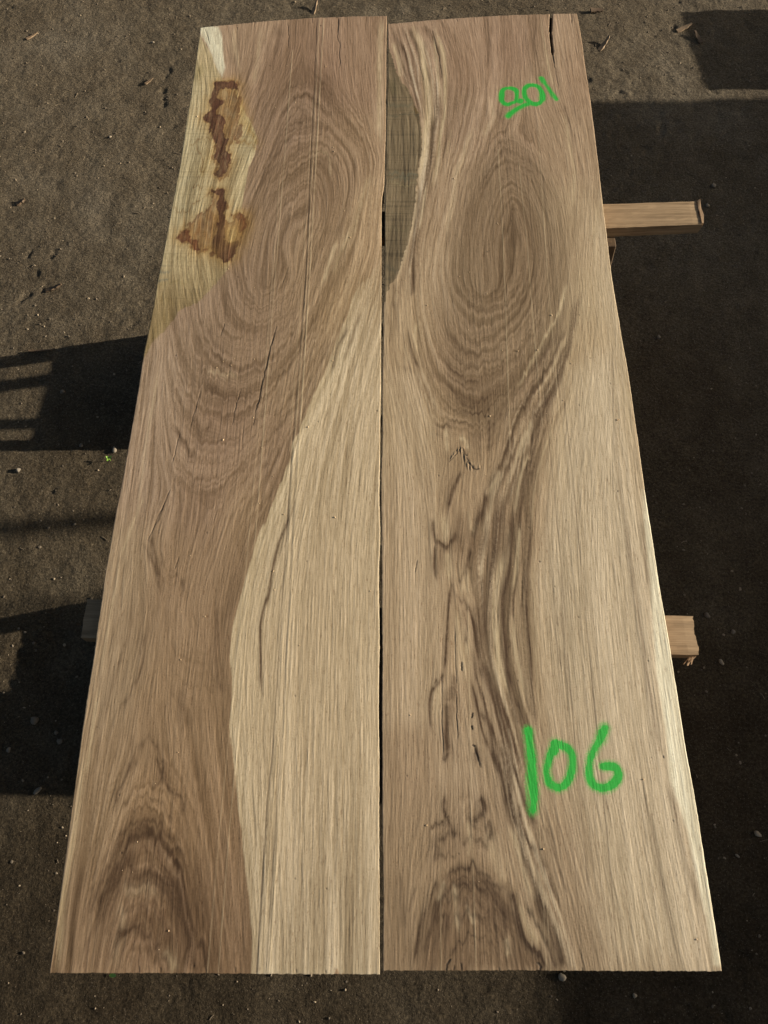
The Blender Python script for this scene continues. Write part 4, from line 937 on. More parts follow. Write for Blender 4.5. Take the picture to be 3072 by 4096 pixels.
CALM = np.clip(sstep(fr_.X, .36, .42) * (1 - sstep(fr_.Y, 1.3, 1.6)) + (1 - sstep(fr_.X, .10, .15)) * (1 - sstep(fr_.Y, .8, 1.0)), 0, 1)
common_tone(fr_, RMR, calm=CALM)
fr_.z += gm * (gcross * .00006 + gvert * .00006)
for pts, amp, w, tn in [
 ([2170, 700, 2205, 1100, 2303, 2040, 2331, 2337, 2378, 2844, 2428, 3350, 2472, 3880], -.0003, 2.4, .5), ([2095, 500, 2130, 1000, 2150, 1317, 2190, 1700, 2243, 2253, 2289, 2850, 2333, 3350, 2380, 3880], -.00025, 2.2, .42),
 ([2180, 2000, 2215, 2400, 2248, 2850, 2289, 3350, 2330, 3880], -.0002, 2, .3), ([1790, 1200, 1792, 2000, 1812, 2300, 1830, 3000, 1842, 3880], -.0002, 2, .4), ([1740, 1900, 1745, 2400, 1760, 3100, 1765, 3880], .00015, 2, .2),
 ([1993, 597, 2013, 981, 2025, 1300, 2040, 1800], .0003, 2.2, .4), ([2073, 630, 2111, 1000, 2133, 1300, 2170, 1700], .0003, 2.2, .35), ([2151, 500, 2190, 1100, 2240, 1700, 2262, 2000], .0003, 2.2, .35), ([2260, 560, 2330, 1200, 2400, 1800], .0002, 2, .2),
 ([1870, 2300, 1876, 2700, 1884, 3200, 1905, 3880], .0003, 2, .3), ([2120, 2000, 2160, 3000, 2200, 3880], .0002, 2, .2), ([2120, 2850, 2170, 3500, 2185, 3880], .0003, 2, .3), ([2430, 2300, 2500, 3100, 2560, 3880], .0002, 2, .2), ([2480, 2100, 2600, 3300, 2660, 3880], .00015, 2, .15)]:
    fr_.sawline('Z', pts, amp, w, tn)
# the open split at the far end, and smaller checks
fr_.groove('B', 12, .035, [1216, 60, 1212, 120, 1209, 200], .97, False, (20, 14, 10))
fr_.groove('B', 10, .030, [1209, 190, 1213, 240, 1219, 290, 1222, 330], .97, False, (20, 14, 10))
fr_.groove('B', 6, .012, [1222, 320, 1225, 350, 1232, 385], .9, False)
fr_.groove('B', 4, .003, [1232, 385, 1240, 430, 1248, 480, 1262, 530], .55)
for c, w, dp, dk, p in [
 ('B', 3, .003, .7, [1333, 85, 1338, 120, 1336, 140]), ('B', 3, .003, .7, [640, 112, 650, 130]), ('K', 4, .004, .85, [345, 40, 362, 90, 372, 140, 385, 200, 400, 260, 412, 340, 416, 400]), ('K', 3, .003, .6, [255, 300, 275, 380, 280, 410]),
 ('J', 9, .004, .95, [965, 968, 962, 1000, 955, 1030]), ('J', 12, .005, .98, [960, 1110, 956, 1130, 964, 1160]), ('J', 10, .004, .95, [965, 1322, 985, 1340, 998, 1330]), ('J', 5, .003, .85, [985, 1340, 1000, 1400, 1030, 1490, 1058, 1580]),
 ('J', 6, .003, .8, [842, 405, 845, 450, 852, 510]), ('J', 4, .002, .22, [785, 760, 792, 940, 800, 1150, 805, 1300]), ('J', 4, .002, .22, [770, 0, 775, 300, 785, 700]), ('J', 3, .002, .18, [620, 500, 630, 900, 640, 1500]),
 ('D', 4, .003, .8, [408, 1035, 430, 1010, 455, 985, 475, 958, 490, 962]), ('D', 6, .004, .9, [488, 960, 498, 990, 512, 1000]), ('D', 8, .004, .85, [505, 1005, 515, 1035, 530, 1050, 545, 1075]), ('D', 7, .003, .85, [545, 1070, 560, 1075, 578, 1070]),
 ('H', 5, .004, .85, [345, 905, 344, 880, 362, 855]), ('H', 4, .003, .8, [372, 905, 375, 880]), ('H', 5, .004, .85, [727, 905, 725, 880, 712, 868]), ('H', 3, .003, .7, [405, 905, 402, 870]), ('H', 3, .003, .6, [900, 905, 898, 888]), ('H', 3, .003, .6, [560, 905, 558, 890]),
 ('Z', 3, .002, .5, [1660, 2290, 1668, 2240]), ('H', 3, .002, .5, [1446, 740, 1452, 790])]:
    fr_.groove(c, w, dp, p, dk)
# torn grain: splintered lip below the oval
tp_ = fr_.sdf(pp('D', [400, 1040, 440, 1000, 485, 955, 520, 985, 530, 1030, 590, 1060, 580, 1085, 540, 1080, 500, 1040, 480, 990, 440, 1015]), True)
tm = sstep(-tp_, -.004, .004)
fr_.z += tm * (.0005 + .0005 * nz(fr_.rng, (fr_.h, fr_.w), 8, .7))
for c, x, y, r in [('D', 1187, 460, 4), ('D', 1128, 222, 3), ('D', 1127, 720, 4), ('D', 1340, 1195, 5), ('D', 1078, 908, 3), ('F', 778, 292, 4), ('F', 963, 555, 4), ('F', 850, 410, 3), ('F', 1292, 762, 4), ('D', 910, 1585, 4), ('D', 1300, 600, 3), ('H', 180, 105, 4), ('H', 1270, 290, 4), ('H', 1230, 30, 4), ('F', 726, 130, 4), ('F', 675, 857, 3), ('M', 490, 1035, 12), ('F', 1365, 1215, 4), ('D', 350, 1110, 4), ('H', 392, 425, 4)]:
    fr_.groove(c, r, .002, [x - 2, y - 3, x + 1, y, x + 2, y + 4], .75, False, (52, 36, 26))
# green sprayed numbers
fr_.spray('M', 88, [530, 640, 470, 648, 400, 672, 330, 692, 262, 660, 232, 590, 236, 510, 275, 445, 355, 425, 430, 438, 478, 485, 486, 560, 478, 615], halo=.3)
fr_.spray('M', 96, [548, 630, 540, 655])
fr_.spray('M', 84, [345, 890, 385, 845, 450, 795, 530, 745, 610, 710, 680, 690], power=.95, halo=.8)
fr_.spray('M', 84, [750, 372, 835, 400, 885, 470, 910, 560, 895, 640, 850, 678, 790, 688, 720, 668, 655, 610, 615, 530, 622, 440, 675, 388, 750, 372], halo=.4)
fr_.spray('M', 100, [905, 590, 912, 605])
fr_.spray('M', 62, [892, 262, 955, 345, 1025, 445, 1085, 540, 1145, 610], power=.82, halo=.9)
fr_.spray('N', 92, [312, 210, 328, 340, 345, 480, 355, 620, 365, 780, 370, 920, 367, 1075], power=.97, halo=.7)
fr_.spray('N', 60, [318, 700, 325, 850, 340, 1000], power=.5, halo=.7)
fr_.spray('N', 84, [625, 355, 700, 372, 775, 430, 803, 530, 798, 640, 765, 740, 705, 808, 640, 830, 572, 802, 530, 720, 520, 620, 548, 500, 590, 405, 625, 355], halo=.7)
fr_.spray('N', 100, [610, 350, 595, 420])
fr_.spray('N', 84, [1145, 205, 1100, 300, 1040, 405, 1000, 510, 985, 620, 992, 720, 1035, 795, 1110, 832, 1200, 812, 1275, 760, 1312, 680, 1280, 615, 1210, 592, 1140, 598], halo=.75)
fr_.spray('N', 96, [1160, 170, 1140, 230, 1115, 290], power=.9, halo=.8)

# display colours -> surface colours
fl.col = np.clip(fl.col / KLIT, .003, .85)
fr_.col = np.clip(fr_.col / KLIT, .003, .85)

slab_l = build_slab(fl, L_LEFT, L_RIGHT, L_BOT, L_TOP, 'oak slab with two rust-brown stains on its bark edge, no paint on it', 5)
slab_r = build_slab(fr_, R_LEFT, R_RIGHT, R_BOT, R_TOP, 'oak slab sprayed with green numbers 105 and 106, split at its far end', 6)

# ------------------------------------------------------------------ ground
def ground_material():
    m, n, l, b = new_mat('packed_dirt')
    co = n.new('ShaderNodeTexCoord').outputs['Object']
    big = noise(n, l, co, 1.1, 4, .6)
    mid = noise(n, l, co, 9, 6, .7)
    fin = noise(n, l, co, 130, 5, .75)
    c = ramp(n, l, big, [(.32, (.076, .060, .039)), (.55, (.101, .083, .057)), (.72, (.130, .112, .083))])
    c = mixc(n, l, 1.0, c, ramp(n, l, mid, [(.3, (.70, .68, .66)), (.55, (1, 1, 1)), (.75, (1.22, 1.22, 1.22))]), 'MULTIPLY')
    c = mixc(n, l, 1.0, c, ramp(n, l, fin, [(.32, (.45, .43, .40)), (.5, (1, 1, 1)), (.68, (1.8, 1.78, 1.72))]), 'MULTIPLY')
    # grit: small lighter and darker grains
    for sc_v, lo, hi, colr, amt in ((230, .12, .30, (.34, .30, .24), .75), (95, .05, .16, (.32, .30, .26), .7), (170, .12, .28, (.03, .024, .016), .7)):
        v = n.new('ShaderNodeTexVoronoi')
        v.inputs['Scale'].default_value = sc_v
        mp = n.new('ShaderNodeMapping'); mp.inputs['Location'].default_value = (sc_v, 3, 1)
        l.new(co, mp.inputs[0]); l.new(mp.outputs[0], v.inputs['Vector'])
        sep = n.new('ShaderNodeSeparateColor'); l.new(v.outputs['Color'], sep.inputs[0])
        keep = math_n(n, l, 'GREATER_THAN', sep.outputs[0], .62 if sc_v != 95 else .86)
        mr = n.new('ShaderNodeMapRange'); mr.inputs[1].default_value = hi; mr.inputs[2].default_value = lo
        l.new(v.outputs['Distance'], mr.inputs[0])
        f = math_n(n, l, 'MULTIPLY', math_n(n, l, 'MULTIPLY', mr.outputs[0], keep), amt)
        c = mixc(n, l, f, c, colr)
    # darker soil colour towards the near side of the yard
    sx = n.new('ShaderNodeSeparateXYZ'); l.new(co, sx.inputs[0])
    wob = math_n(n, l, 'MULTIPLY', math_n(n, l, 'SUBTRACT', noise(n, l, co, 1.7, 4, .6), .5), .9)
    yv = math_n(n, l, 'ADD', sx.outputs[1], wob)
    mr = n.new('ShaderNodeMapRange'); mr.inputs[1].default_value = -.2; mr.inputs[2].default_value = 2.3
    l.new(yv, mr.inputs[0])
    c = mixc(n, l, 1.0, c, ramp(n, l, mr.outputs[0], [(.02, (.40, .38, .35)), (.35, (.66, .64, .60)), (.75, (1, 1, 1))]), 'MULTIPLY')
    l.new(c, b.inputs['Base Color'])
    b.inputs['Roughness'].default_value = .92
    b.inputs['Specular IOR Level'].default_value = .12
    bu = n.new('ShaderNodeBump')
    bu.inputs['Strength'].default_value = .9
    bu.inputs['Distance'].default_value = .0045
    l.new(math_n(n, l, 'ADD', fin, math_n(n, l, 'MULTIPLY', noise(n, l, co, 45, 4, .7), 1.6)), bu.inputs['Height'])
    l.new(bu.outputs[0], b.inputs['Normal'])
    return m

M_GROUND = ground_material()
gs = .0065
gx = np.arange(-2.15, 2.3, gs); gy = np.arange(-.95, 4.3, gs)
nx, ny = len(gx), len(gy)
rg = np.random.default_rng(77)
hz_ = nz(rg, (ny, nx), 60, 60) * .0030 + nz(rg, (ny, nx), 12, 12) * .0012 + nz(rg, (ny, nx), 3, 3) * .0009 + nz(rg, (ny, nx), .9, .9) * .00055
pit = nz(rg, (ny, nx), 2.2, 2.2); clump = sstep(nz(rg, (ny, nx), 18, 18), .3, 1.6)
hz_ -= sstep(pit, .9, 2.2) * .005 * clump
GXX, GYY = np.meshgrid(gx, gy)
def tread(px, py, ang, L=.22, Wd=.085, n=9):
    x0, y0 = P(px, py, 0)
    ca, sa = math.cos(ang), math.sin(ang)
    u = (GXX - x0) * ca + (GYY - y0) * sa; v = -(GXX - x0) * sa + (GYY - y0) * ca
    m = sstep(1 - np.maximum(np.abs(u) / (L / 2), np.abs(v) / (Wd / 2 * (1 + .15 * np.sin(u * 12)))), 0, .12)
    bars = np.cos((u + .35 * np.abs(v)) * 2 * math.pi * n / L)
    return m * (bars * .0009 * (.5 + .5 * np.sin(u * 31 + v * 40)) - .0007)
for t in [(360, 940, .35), (560, 930, 1.1), (620, 870, .9), (560, 1160, -.8), (430, 270, .3), (700, 190, .5), (2810, 1620, .4), (2900, 2150, -1.2), (2850, 560, 1.0), (2960, 2700, 1.2), (1850, 4010, 1.4), (640, 4020, .7), (60, 3400, 1.5), (120, 1100, .2), (2700, 1050, 1.3), (90, 3700, 1.2)]:
    hz_ += tread(*t)
taper = np.minimum(np.minimum(sstep(GXX, gx[0], gx[0] + .2), 1 - sstep(GXX, gx[-1] - .2, gx[-1])), np.minimum(sstep(GYY, gy[0], gy[0] + .2), 1 - sstep(GYY, gy[-1] - .2, gy[-1])))
hz_ *= taper
HF = hz_
far = np.array([.3, .8, 1.6, 3, 6, 12, 25, 50, 100, 160])
ax_ = np.concatenate([gx[0] - far[::-1], gx, gx[-1] + far]); ay_ = np.concatenate([gy[0] - far[::-1], gy, gy[-1] + far])
Zg = np.zeros((len(ay_), len(ax_)))
Zg[len(far):-len(far), len(far):-len(far)] = hz_
XX, YY = np.meshgrid(ax_, ay_)
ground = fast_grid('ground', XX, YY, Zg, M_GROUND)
tag(ground, 'packed brown dirt of the timber yard', kind='structure')

def gz(x, y):
    return float(samp(HF, np.array((y - gy[0]) / gs), np.array((x - gx[0]) / gs)))

# ---- loose grit as one sheet of stuff
def blob(rngp, sub=1, squash=.6):
    bm = bmesh.new()
    bmesh.ops.create_icosphere(bm, subdivisions=sub, radius=1)
    ph = [rngp.uniform(0, 6) for _ in range(6)]
    for v in bm.verts:
        c = v.co
        k = 1 + .18 * math.sin(3 * c.x + ph[0]) + .15 * math.sin(4 * c.y + ph[1]) + .12 * math.sin(5 * c.z + ph[2])
        v.co = Vector((c.x * k, c.y * k * .8, c.z * k * squash))
    return bm

def stone_material(name, c0, c1):
    m, n, l, b = new_mat(name)
    co = n.new('ShaderNodeTexCoord').outputs['Object']
    at = n.new('ShaderNodeAttribute'); at.attribute_name = 'shade'
    f = noise(n, l, co, 180, 4, .7)
    c = mixc(n, l, f, c0, c1)
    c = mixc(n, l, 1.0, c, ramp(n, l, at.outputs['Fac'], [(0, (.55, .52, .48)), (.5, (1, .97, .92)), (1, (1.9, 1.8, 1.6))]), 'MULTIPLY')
    l.new(c, b.inputs['Base Color'])
    b.inputs['Roughness'].default_value = .8
    b.inputs['Specular IOR Level'].default_value = .2
    return m

M_GRIT = stone_material('grit_stone', (.12, .10, .075), (.24, .205, .16))
M_STONE = stone_material('pebble_stone', (.15, .135, .11), (.24, .215, .18))
rp = random.Random(4)
protos = []
for k in range(6):
    bm = blob(rp)
    bm.verts.ensure_lookup_table()
    protos.append((np.array([v.co[:] for v in bm.verts]), np.array([[v.index for v in f.verts] for f in bm.faces])))
    bm.free()
def scatter(name, count, rngn, where, size, mat):
    V, Fc, S = [], [], []
    off = 0
    for k in range(count):
        x, y, z = where(rngn)
        s_ = size(rngn)
        v, f = protos[k % 6]
        a = rngn.uniform(0, 6.28)
        ca, sa = math.cos(a), math.sin(a)
        vv = v * s_
        vv = np.stack([vv[:, 0] * ca - vv[:, 1] * sa + x, vv[:, 0] * sa + vv[:, 1] * ca + y, vv[:, 2] + z + s_ * .25], 1)
        V.append(vv); Fc.append(f + off); off += len(v)
        S.append(np.full(len(v), rngn.uniform(0, 1)))
    V = np.concatenate(V); Fc = np.concatenate(Fc)
    me = bpy.data.meshes.new(name)
    me.from_pydata(V.tolist(), [], Fc.tolist())
    at = me.attributes.new('shade', 'FLOAT', 'POINT')
    at.data.foreach_set('value', np.concatenate(S).astype(np.float32))
    me.materials.append(mat)
    o = bpy.data.objects.new(name, me)
    COL.objects.link(o)
    return o
def gw(r):
    x, y = r.uniform(-2.0, 2.1), r.uniform(-.75, 4.0)
    return x, y, gz(x, y)
gr = scatter('gravel', 9000, np.random.default_rng(8), gw, lambda r: .0010 + .0042 * r.random() ** 4, M_GRIT)
tag(gr, 'fine grit and tiny pebbles scattered over the packed dirt', 'gravel', kind='stuff')

# ---- slivers of wood and straw trodden into the dirt
def litter():
    r3 = random.Random(31)
    bm = bmesh.new()
    for k in range(230):
        x, y = r3.uniform(-1.9, 2.0), r3.uniform(-.7, 3.9)
        L = r3.uniform(.006, .030) * (2 if r3.random() < .04 else 1)
        w = r3.uniform(.0006, .0022)
        a = r3.uniform(0, 6.28)
        z = gz(x, y) + .0012
        dx, dy = math.cos(a) * L / 2, math.sin(a) * L / 2
        qx, qy = -math.sin(a) * w, math.cos(a) * w
        bend = r3.uniform(-.2, .2) * L
        pts_ = [(-1, 0), (0, bend), (1, 0)]
        lo = [[bm.verts.new((x + t * dx + qx * (s_ + o_ / max(w, 1e-4) * .5), y + t * dy + qy * (s_ + o_ / max(w, 1e-4) * .5), z + h_ + abs(t) * .0)) for s_, h_ in ((-.5, 0), (.5, 0), (.5, w), (-.5, w))] for t, o_ in pts_]
        for a_, b2 in zip(lo, lo[1:]):
            for q in range(4): bm.faces.new((a_[q], a_[(q + 1) % 4], b2[(q + 1) % 4], b2[q]))
        bm.faces.new(lo[0][::-1]); bm.faces.new(lo[-1])
    bmesh.ops.recalc_face_normals(bm, faces=bm.faces)
    return bm
m_lit, n, l, b = new_mat('dry_sliver')
co = n.new('ShaderNodeTexCoord').outputs['Object']
l.new(ramp(n, l, noise(n, l, co, 14), [(.35, (.12, .09, .06)), (.5, (.19, .15, .10)), (.65, (.27, .22, .15))]), b.inputs['Base Color'])
b.inputs['Roughness'].default_value = .85
tag(bm_obj('litter', litter(), m_lit), 'thin dry slivers of wood and straw scattered over the dirt', 'litter', kind='stuff')

# ---- sawdust crumbs lying on the slabs
m_crumb, n, l, b = new_mat('sawdust_crumb')
b.inputs['Base Color'].default_value = (.62, .46, .27, 1)
b.inputs['Roughness'].default_value = .8
co = n.new('ShaderNodeTexCoord').outputs['Object']
l.new(ramp(n, l, noise(n, l, co, 60), [(.3, (.50, .35, .20)), (.7, (.72, .56, .36))]), b.inputs['Base Color'])
spots = [P(x, y, ZT) for x, y in [(950, 106), (1062, 163), (1147, 263), (1214, 492), (1333, 590), (1336, 606), (1303, 266), (942, 543), (896, 1290), (912, 1297), (893, 1446), (924, 1461), (697, 1605), (1095, 1668), (1013, 1671), (1018, 1437), (1038, 2014), (893, 1759), (1045, 1790), (492, 2418), (724, 2448), (820, 2466), (761, 2223), (1093, 2285), (621, 3134),
         (530, 3488), (636, 3798), (675, 3723), (2069, 163), (1990, 894), (1953, 1006), (1878, 1089), (1818, 454), (1591, 243), (2150, 1400), (2185, 1654), (2009, 1402), (2072, 1404), (2470, 1680), (2476, 1678), (1960, 1664), (1967, 1661), (2157, 3143), (2155, 3139), (1098, 2360), (984, 2200)]]
def cw(r):
    if spots:
        x, y = spots.pop()
    else:
        x, y = r.uniform(-.55, .56), r.uniform(-.2, 2.25)
        if abs(x) < .02: x += .05
    return float(x), float(y), ZT
cr_ = scatter('sawdust', 120, np.random.default_rng(3), cw, lambda r: .0008 + .0016 * r.random() ** 2, m_crumb)
tag(cr_, 'pale sawdust crumbs scattered on the slab tops', 'sawdust', kind='stuff')

# ------------------------------------------------------------------ larger stones, one by one
def stone(px, py, r, label, seed, shade=.5):
    rr_ = random.Random(seed)
    x, y = P(px, py, 0)
    x, y = float(x), float(y)
    bm = blob(rr_, 2, .55)
    for v in bm.verts: v.co *= r * .82
    o = bm_obj('stone', bm, M_STONE, smooth=True, loc=(x, y, gz(x, y) + r * .28))
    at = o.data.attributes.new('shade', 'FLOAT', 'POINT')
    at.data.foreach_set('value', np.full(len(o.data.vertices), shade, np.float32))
    o.rotation_euler = (rr_.uniform(-.2, .2), rr_.uniform(-.2, .2), rr_.uniform(0, 6))
    tag(o, label, 'stone', 'loose pebbles on the dirt')
for k, (px, py, r, lb, sh) in enumerate([
 (250, 1569, .011, 'grey pebble in the middle of the ladder-barred shadow left of the slabs', .4),
 (460, 1801, .013, 'pale pebble beside the green sprout at the shadow edge', .6),
 (325, 1783, .009, 'small flat pebble left of the pale one in the lower part of the ladder-barred shadow', .4),
 (2828, 2464, .012, 'oval pebble just up and to the right of the near rail end', .4),
 (2931, 2529, .009, 'small pebble furthest right of the near rail end', .5),
 (2884, 2650, .011, 'pale whitish pebble below and right of the near rail end', .9),
 (2854, 744, .013, 'pebble in deep shade above the free end of the far rail', .6),
 (2829, 824, .011, 'pebble close to the splintered tip of the far rail', .7),
 (2247, 3909, .013, 'whitish pebble under the near edge of the green-numbered slab', .7),
 (2540, 3983, .008, 'small bright pebble below the right half of the green-numbered slab', .9),
 (3029, 3337, .012, 'pale pebble at the right picture border near the lower corner', .9),
 (2947, 3423, .007, 'tiny pebble below left of the pale pebble at the right border', .6),
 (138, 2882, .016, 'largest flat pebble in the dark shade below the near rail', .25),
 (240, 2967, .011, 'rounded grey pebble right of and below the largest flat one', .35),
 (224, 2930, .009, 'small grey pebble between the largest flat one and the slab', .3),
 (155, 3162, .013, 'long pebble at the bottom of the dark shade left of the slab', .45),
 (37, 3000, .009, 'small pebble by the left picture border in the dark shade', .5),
 (73, 1881, .012, 'brown pebble on sunlit dirt below the ladder-barred shadow', .5),
 (610, 169, .009, 'pale pebble near the far left corner of the stained slab', .9),
 (2375, 1830, .009, 'pebble in shade close to the right side of the green-numbered slab', .4),
 (2635, 1348, .011, 'pebble in shade well right of the slabs, halfway between the rails', .55),
 (443, 553, .008, 'tan pebble on the sunlit dirt left of the rust-brown stains', .8)]):
    stone(px, py, r, lb, 100 + k, sh)

# ------------------------------------------------------------------ wood chips
M_CHIP = timber_material('chip_wood', (.19, .135, .085), (.28, .205, .13), 'X', scale=2)
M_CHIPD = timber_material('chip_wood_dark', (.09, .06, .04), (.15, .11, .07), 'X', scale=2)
def chip(px, py, L, w, ang, label, mat, seed, tilt=.15):
    r_ = random.Random(seed)
    x, y = map(float, P(px, py, 0))
    bm = bmesh.new()
    n_ = 7
    ring = []
    for i in range(n_):
        t = i / (n_ - 1)
        ww = w * (.62 + .3 * math.sin(math.pi * min(1, t * .8 + .2)) - .35 * t) * (1 + r_.uniform(-.12, .12))
        zz = .10 * L * (t - .5) ** 2 + .001
        hh = w * .34
        xx = (t - .5) * L
        ring.append([bm.verts.new((xx, sy * ww / 2 + r_.uniform(-.1, .1) * w, zz + (hh if up else 0))) for sy, up in ((-1, 0), (1, 0), (1, 1), (-1, 1))])
    for a_, b2 in zip(ring, ring[1:]):
        for k in range(4):
            bm.faces.new((a_[k], a_[(k + 1) % 4], b2[(k + 1) % 4], b2[k]))
    bm.faces.new(ring[0][::-1]); bm.faces.new(ring[-1])
    bmesh.ops.recalc_face_normals(bm, faces=bm.faces)
    o = bm_obj('wood_chip', bm, mat, loc=(x, y, gz(x, y) + .003))
    o.rotation_euler = (r_.uniform(-.2, .2), tilt, ang)
    tag(o, label, 'wood chip', 'wood chips on the dirt')
chip(1258, 38, .085, .020, 1.25, 'tan splinter standing just beyond the far end of the stained slab', M_CHIP, 1, -.35)
chip(2416, 180, .085, .022, .95, 'tan wood chip on sunlit dirt right beside the far corner of the numbered slab', M_CHIP, 2, -.3)
chip(2738, 108, .080, .022, .45, 'pale tan wood chip at the top right, on sunlit dirt above the shade edge', M_CHIP, 3, -.15)
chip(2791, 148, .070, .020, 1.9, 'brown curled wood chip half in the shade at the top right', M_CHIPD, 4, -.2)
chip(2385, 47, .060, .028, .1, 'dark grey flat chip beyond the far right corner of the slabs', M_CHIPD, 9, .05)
chip(132, 150, .060, .012, .7, 'thin pale splinter on sunlit dirt near the top left corner', M_CHIP, 5, -.1)
chip(598, 329, .045, .012, .8, 'short pale splinter beside the bark edge of the stained slab', M_CHIP, 6, -.1)
chip(90, 816, .040, .022, .5, 'dark knobbly chip at the left, level with the upper rust-brown stain', M_CHIPD, 7, -.3)
chip(222, 1160, .065, .020, .3, 'dark forked chip on sunlit dirt above the ladder-barred shadow', M_CHIPD, 8, -.25)
chip(165, 1407, .085, .010, .05, 'dark thin twig-like chip lying on the upper shadow edge at the left', M_CHIPD, 10, .0)

# ---- small green sprout and fallen leaf
m_leaf, n, l, b = new_mat('fresh_leaf')
co = n.new('ShaderNodeTexCoord').outputs['Object']
l.new(ramp(n, l, noise(n, l, co, 90), [(.3, (.16, .34, .04)), (.7, (.30, .50, .08))]), b.inputs['Base Color'])
b.inputs['Roughness'].default_value = .5
def leaf_bm(L, w, curl):
    bm = bmesh.new()
    rows = []
    for i in range(7):
        t = i / 6
        ww = w * math.sin(math.pi * (t * .9 + .06)) ** .8
        z = curl * t * t * L + .002
        rows.append([bm.verts.new((t * L, -ww / 2, z + abs(ww) * .18)), bm.verts.new((t * L, 0, z)), bm.verts.new((t * L, ww / 2, z + abs(ww) * .18))])
    for a_, b2 in zip(rows, rows[1:]):
        for k in range(2): bm.faces.new((a_[k], a_[k + 1], b2[k + 1], b2[k]))
    return bm
sx, sy = map(float, P(442, 1842, 0))
sp = empty('sprout', (sx, sy, gz(sx, sy)))
tag(sp, 'bright green seedling with three leaves at the shadow edge left of the slabs', 'seedling')
bm = bmesh.new(); bmesh.ops.create_cone(bm, segments=8, radius1=.0012, radius2=.0008, depth=.018, cap_ends=True)
bm_obj('stem', bm, m_leaf, sp, True, (0, 0, .009))
for a_, L_, cz in ((.5, .013, .6), (2.6, .011, .5), (4.4, .012, .3)):
    o = bm_obj('leaf', leaf_bm(L_, .008, cz), m_leaf, sp, True, (0, 0, .014)); o.rotation_euler = (0, 0, a_)
lx, ly = map(float, P(439, 3900, 0))
o = bm_obj('leaf', leaf_bm(.02, .010, .3), m_leaf, None, True, (lx, ly, gz(lx, ly) + .002))
tag(o, 'tiny green leaf on the dirt at the near end of the stained slab', 'leaf')

# ------------------------------------------------------------------ supports under the slabs
def rail_mesh(name, x0, x1, y0a, y1a, y0b, y1b, ztop, th, mat, parent, seed, chew=0.0, rough_end=None):
    """plank along X; y0a/y1a near and far edge at x0, y0b/y1b at x1. ends broken up a little"""
    r_ = np.random.default_rng(seed)
    nxx, nyy = 60, 16
    bm = bmesh.new()
    def pt(i, j, top):
        t, s_ = i / (nxx - 1), j / (nyy - 1)
        x = x0 + (x1 - x0) * t
        ya, yb = y0a + (y0b - y0a) * t, y1a + (y1b - y1a) * t
        return x, ya + (yb - ya) * s_
    top, botv = {}, {}
    endj = np.cumsum(r_.normal(0, .0012, nyy)); endj -= endj.mean()
    for i in range(nxx):
        for j in range(nyy):
            x, y = pt(i, j, 1)
            e = endj[j] if i == nxx - 1 else (endj[-j] * .4 if i == 0 else 0)
            dz = r_.normal(0, .00025)
            top[i, j] = bm.verts.new((x + e, y + (r_.normal(0, .0004) if j in (0, nyy - 1) else 0), ztop + dz - (.0012 if j in (0, nyy - 1) or i in (0, nxx - 1) else 0)))
            botv[i, j] = bm.verts.new((x + e * .6, y, ztop - th + r_.normal(0, .0003)))
    fs = []
    for i in range(nxx - 1):
        for j in range(nyy - 1):
            bm.faces.new((top[i, j], top[i + 1, j], top[i + 1, j + 1], top[i, j + 1]))
            bm.faces.new((botv[i, j], botv[i, j + 1], botv[i + 1, j + 1], botv[i + 1, j]))
        for j in (0, nyy - 1):
            f = (top[i, j], botv[i, j], botv[i + 1, j], top[i + 1, j])
            bm.faces.new(f if j == 0 else f[::-1])
    for j in range(nyy - 1):
        for i in (0, nxx - 1):
            f = (top[i, j], top[i, j + 1], botv[i, j + 1], botv[i, j])
            nf = bm.faces.new(f if i == 0 else f[::-1])
            if i == nxx - 1: fs.append(nf)
    bmesh.ops.recalc_face_normals(bm, faces=bm.faces)
    for f in fs: f.material_index = 1
    o = bm_obj(name, bm, mat, parent)
    o.data.materials.append(M_END)
    return o

def beam_between(p0, p1, w, d, bm, face='Y'):
    """square leg from p0 to p1 (w along x, d along y)"""
    vs = []
    for p in (p0, p1):
        for sx_, sy_ in ((-1, -1), (1, -1), (1, 1), (-1, 1)):
            vs.append(bm.verts.new((p[0] + sx_ * w / 2, p[1] + sy_ * d / 2, p[2])))
    for q in ((0, 3, 2, 1), (4, 5, 6, 7), (0, 1, 5, 4), (1, 2, 6, 5), (2, 3, 7, 6), (3, 0, 4, 7)):
        bm.faces.new([vs[i] for i in q])

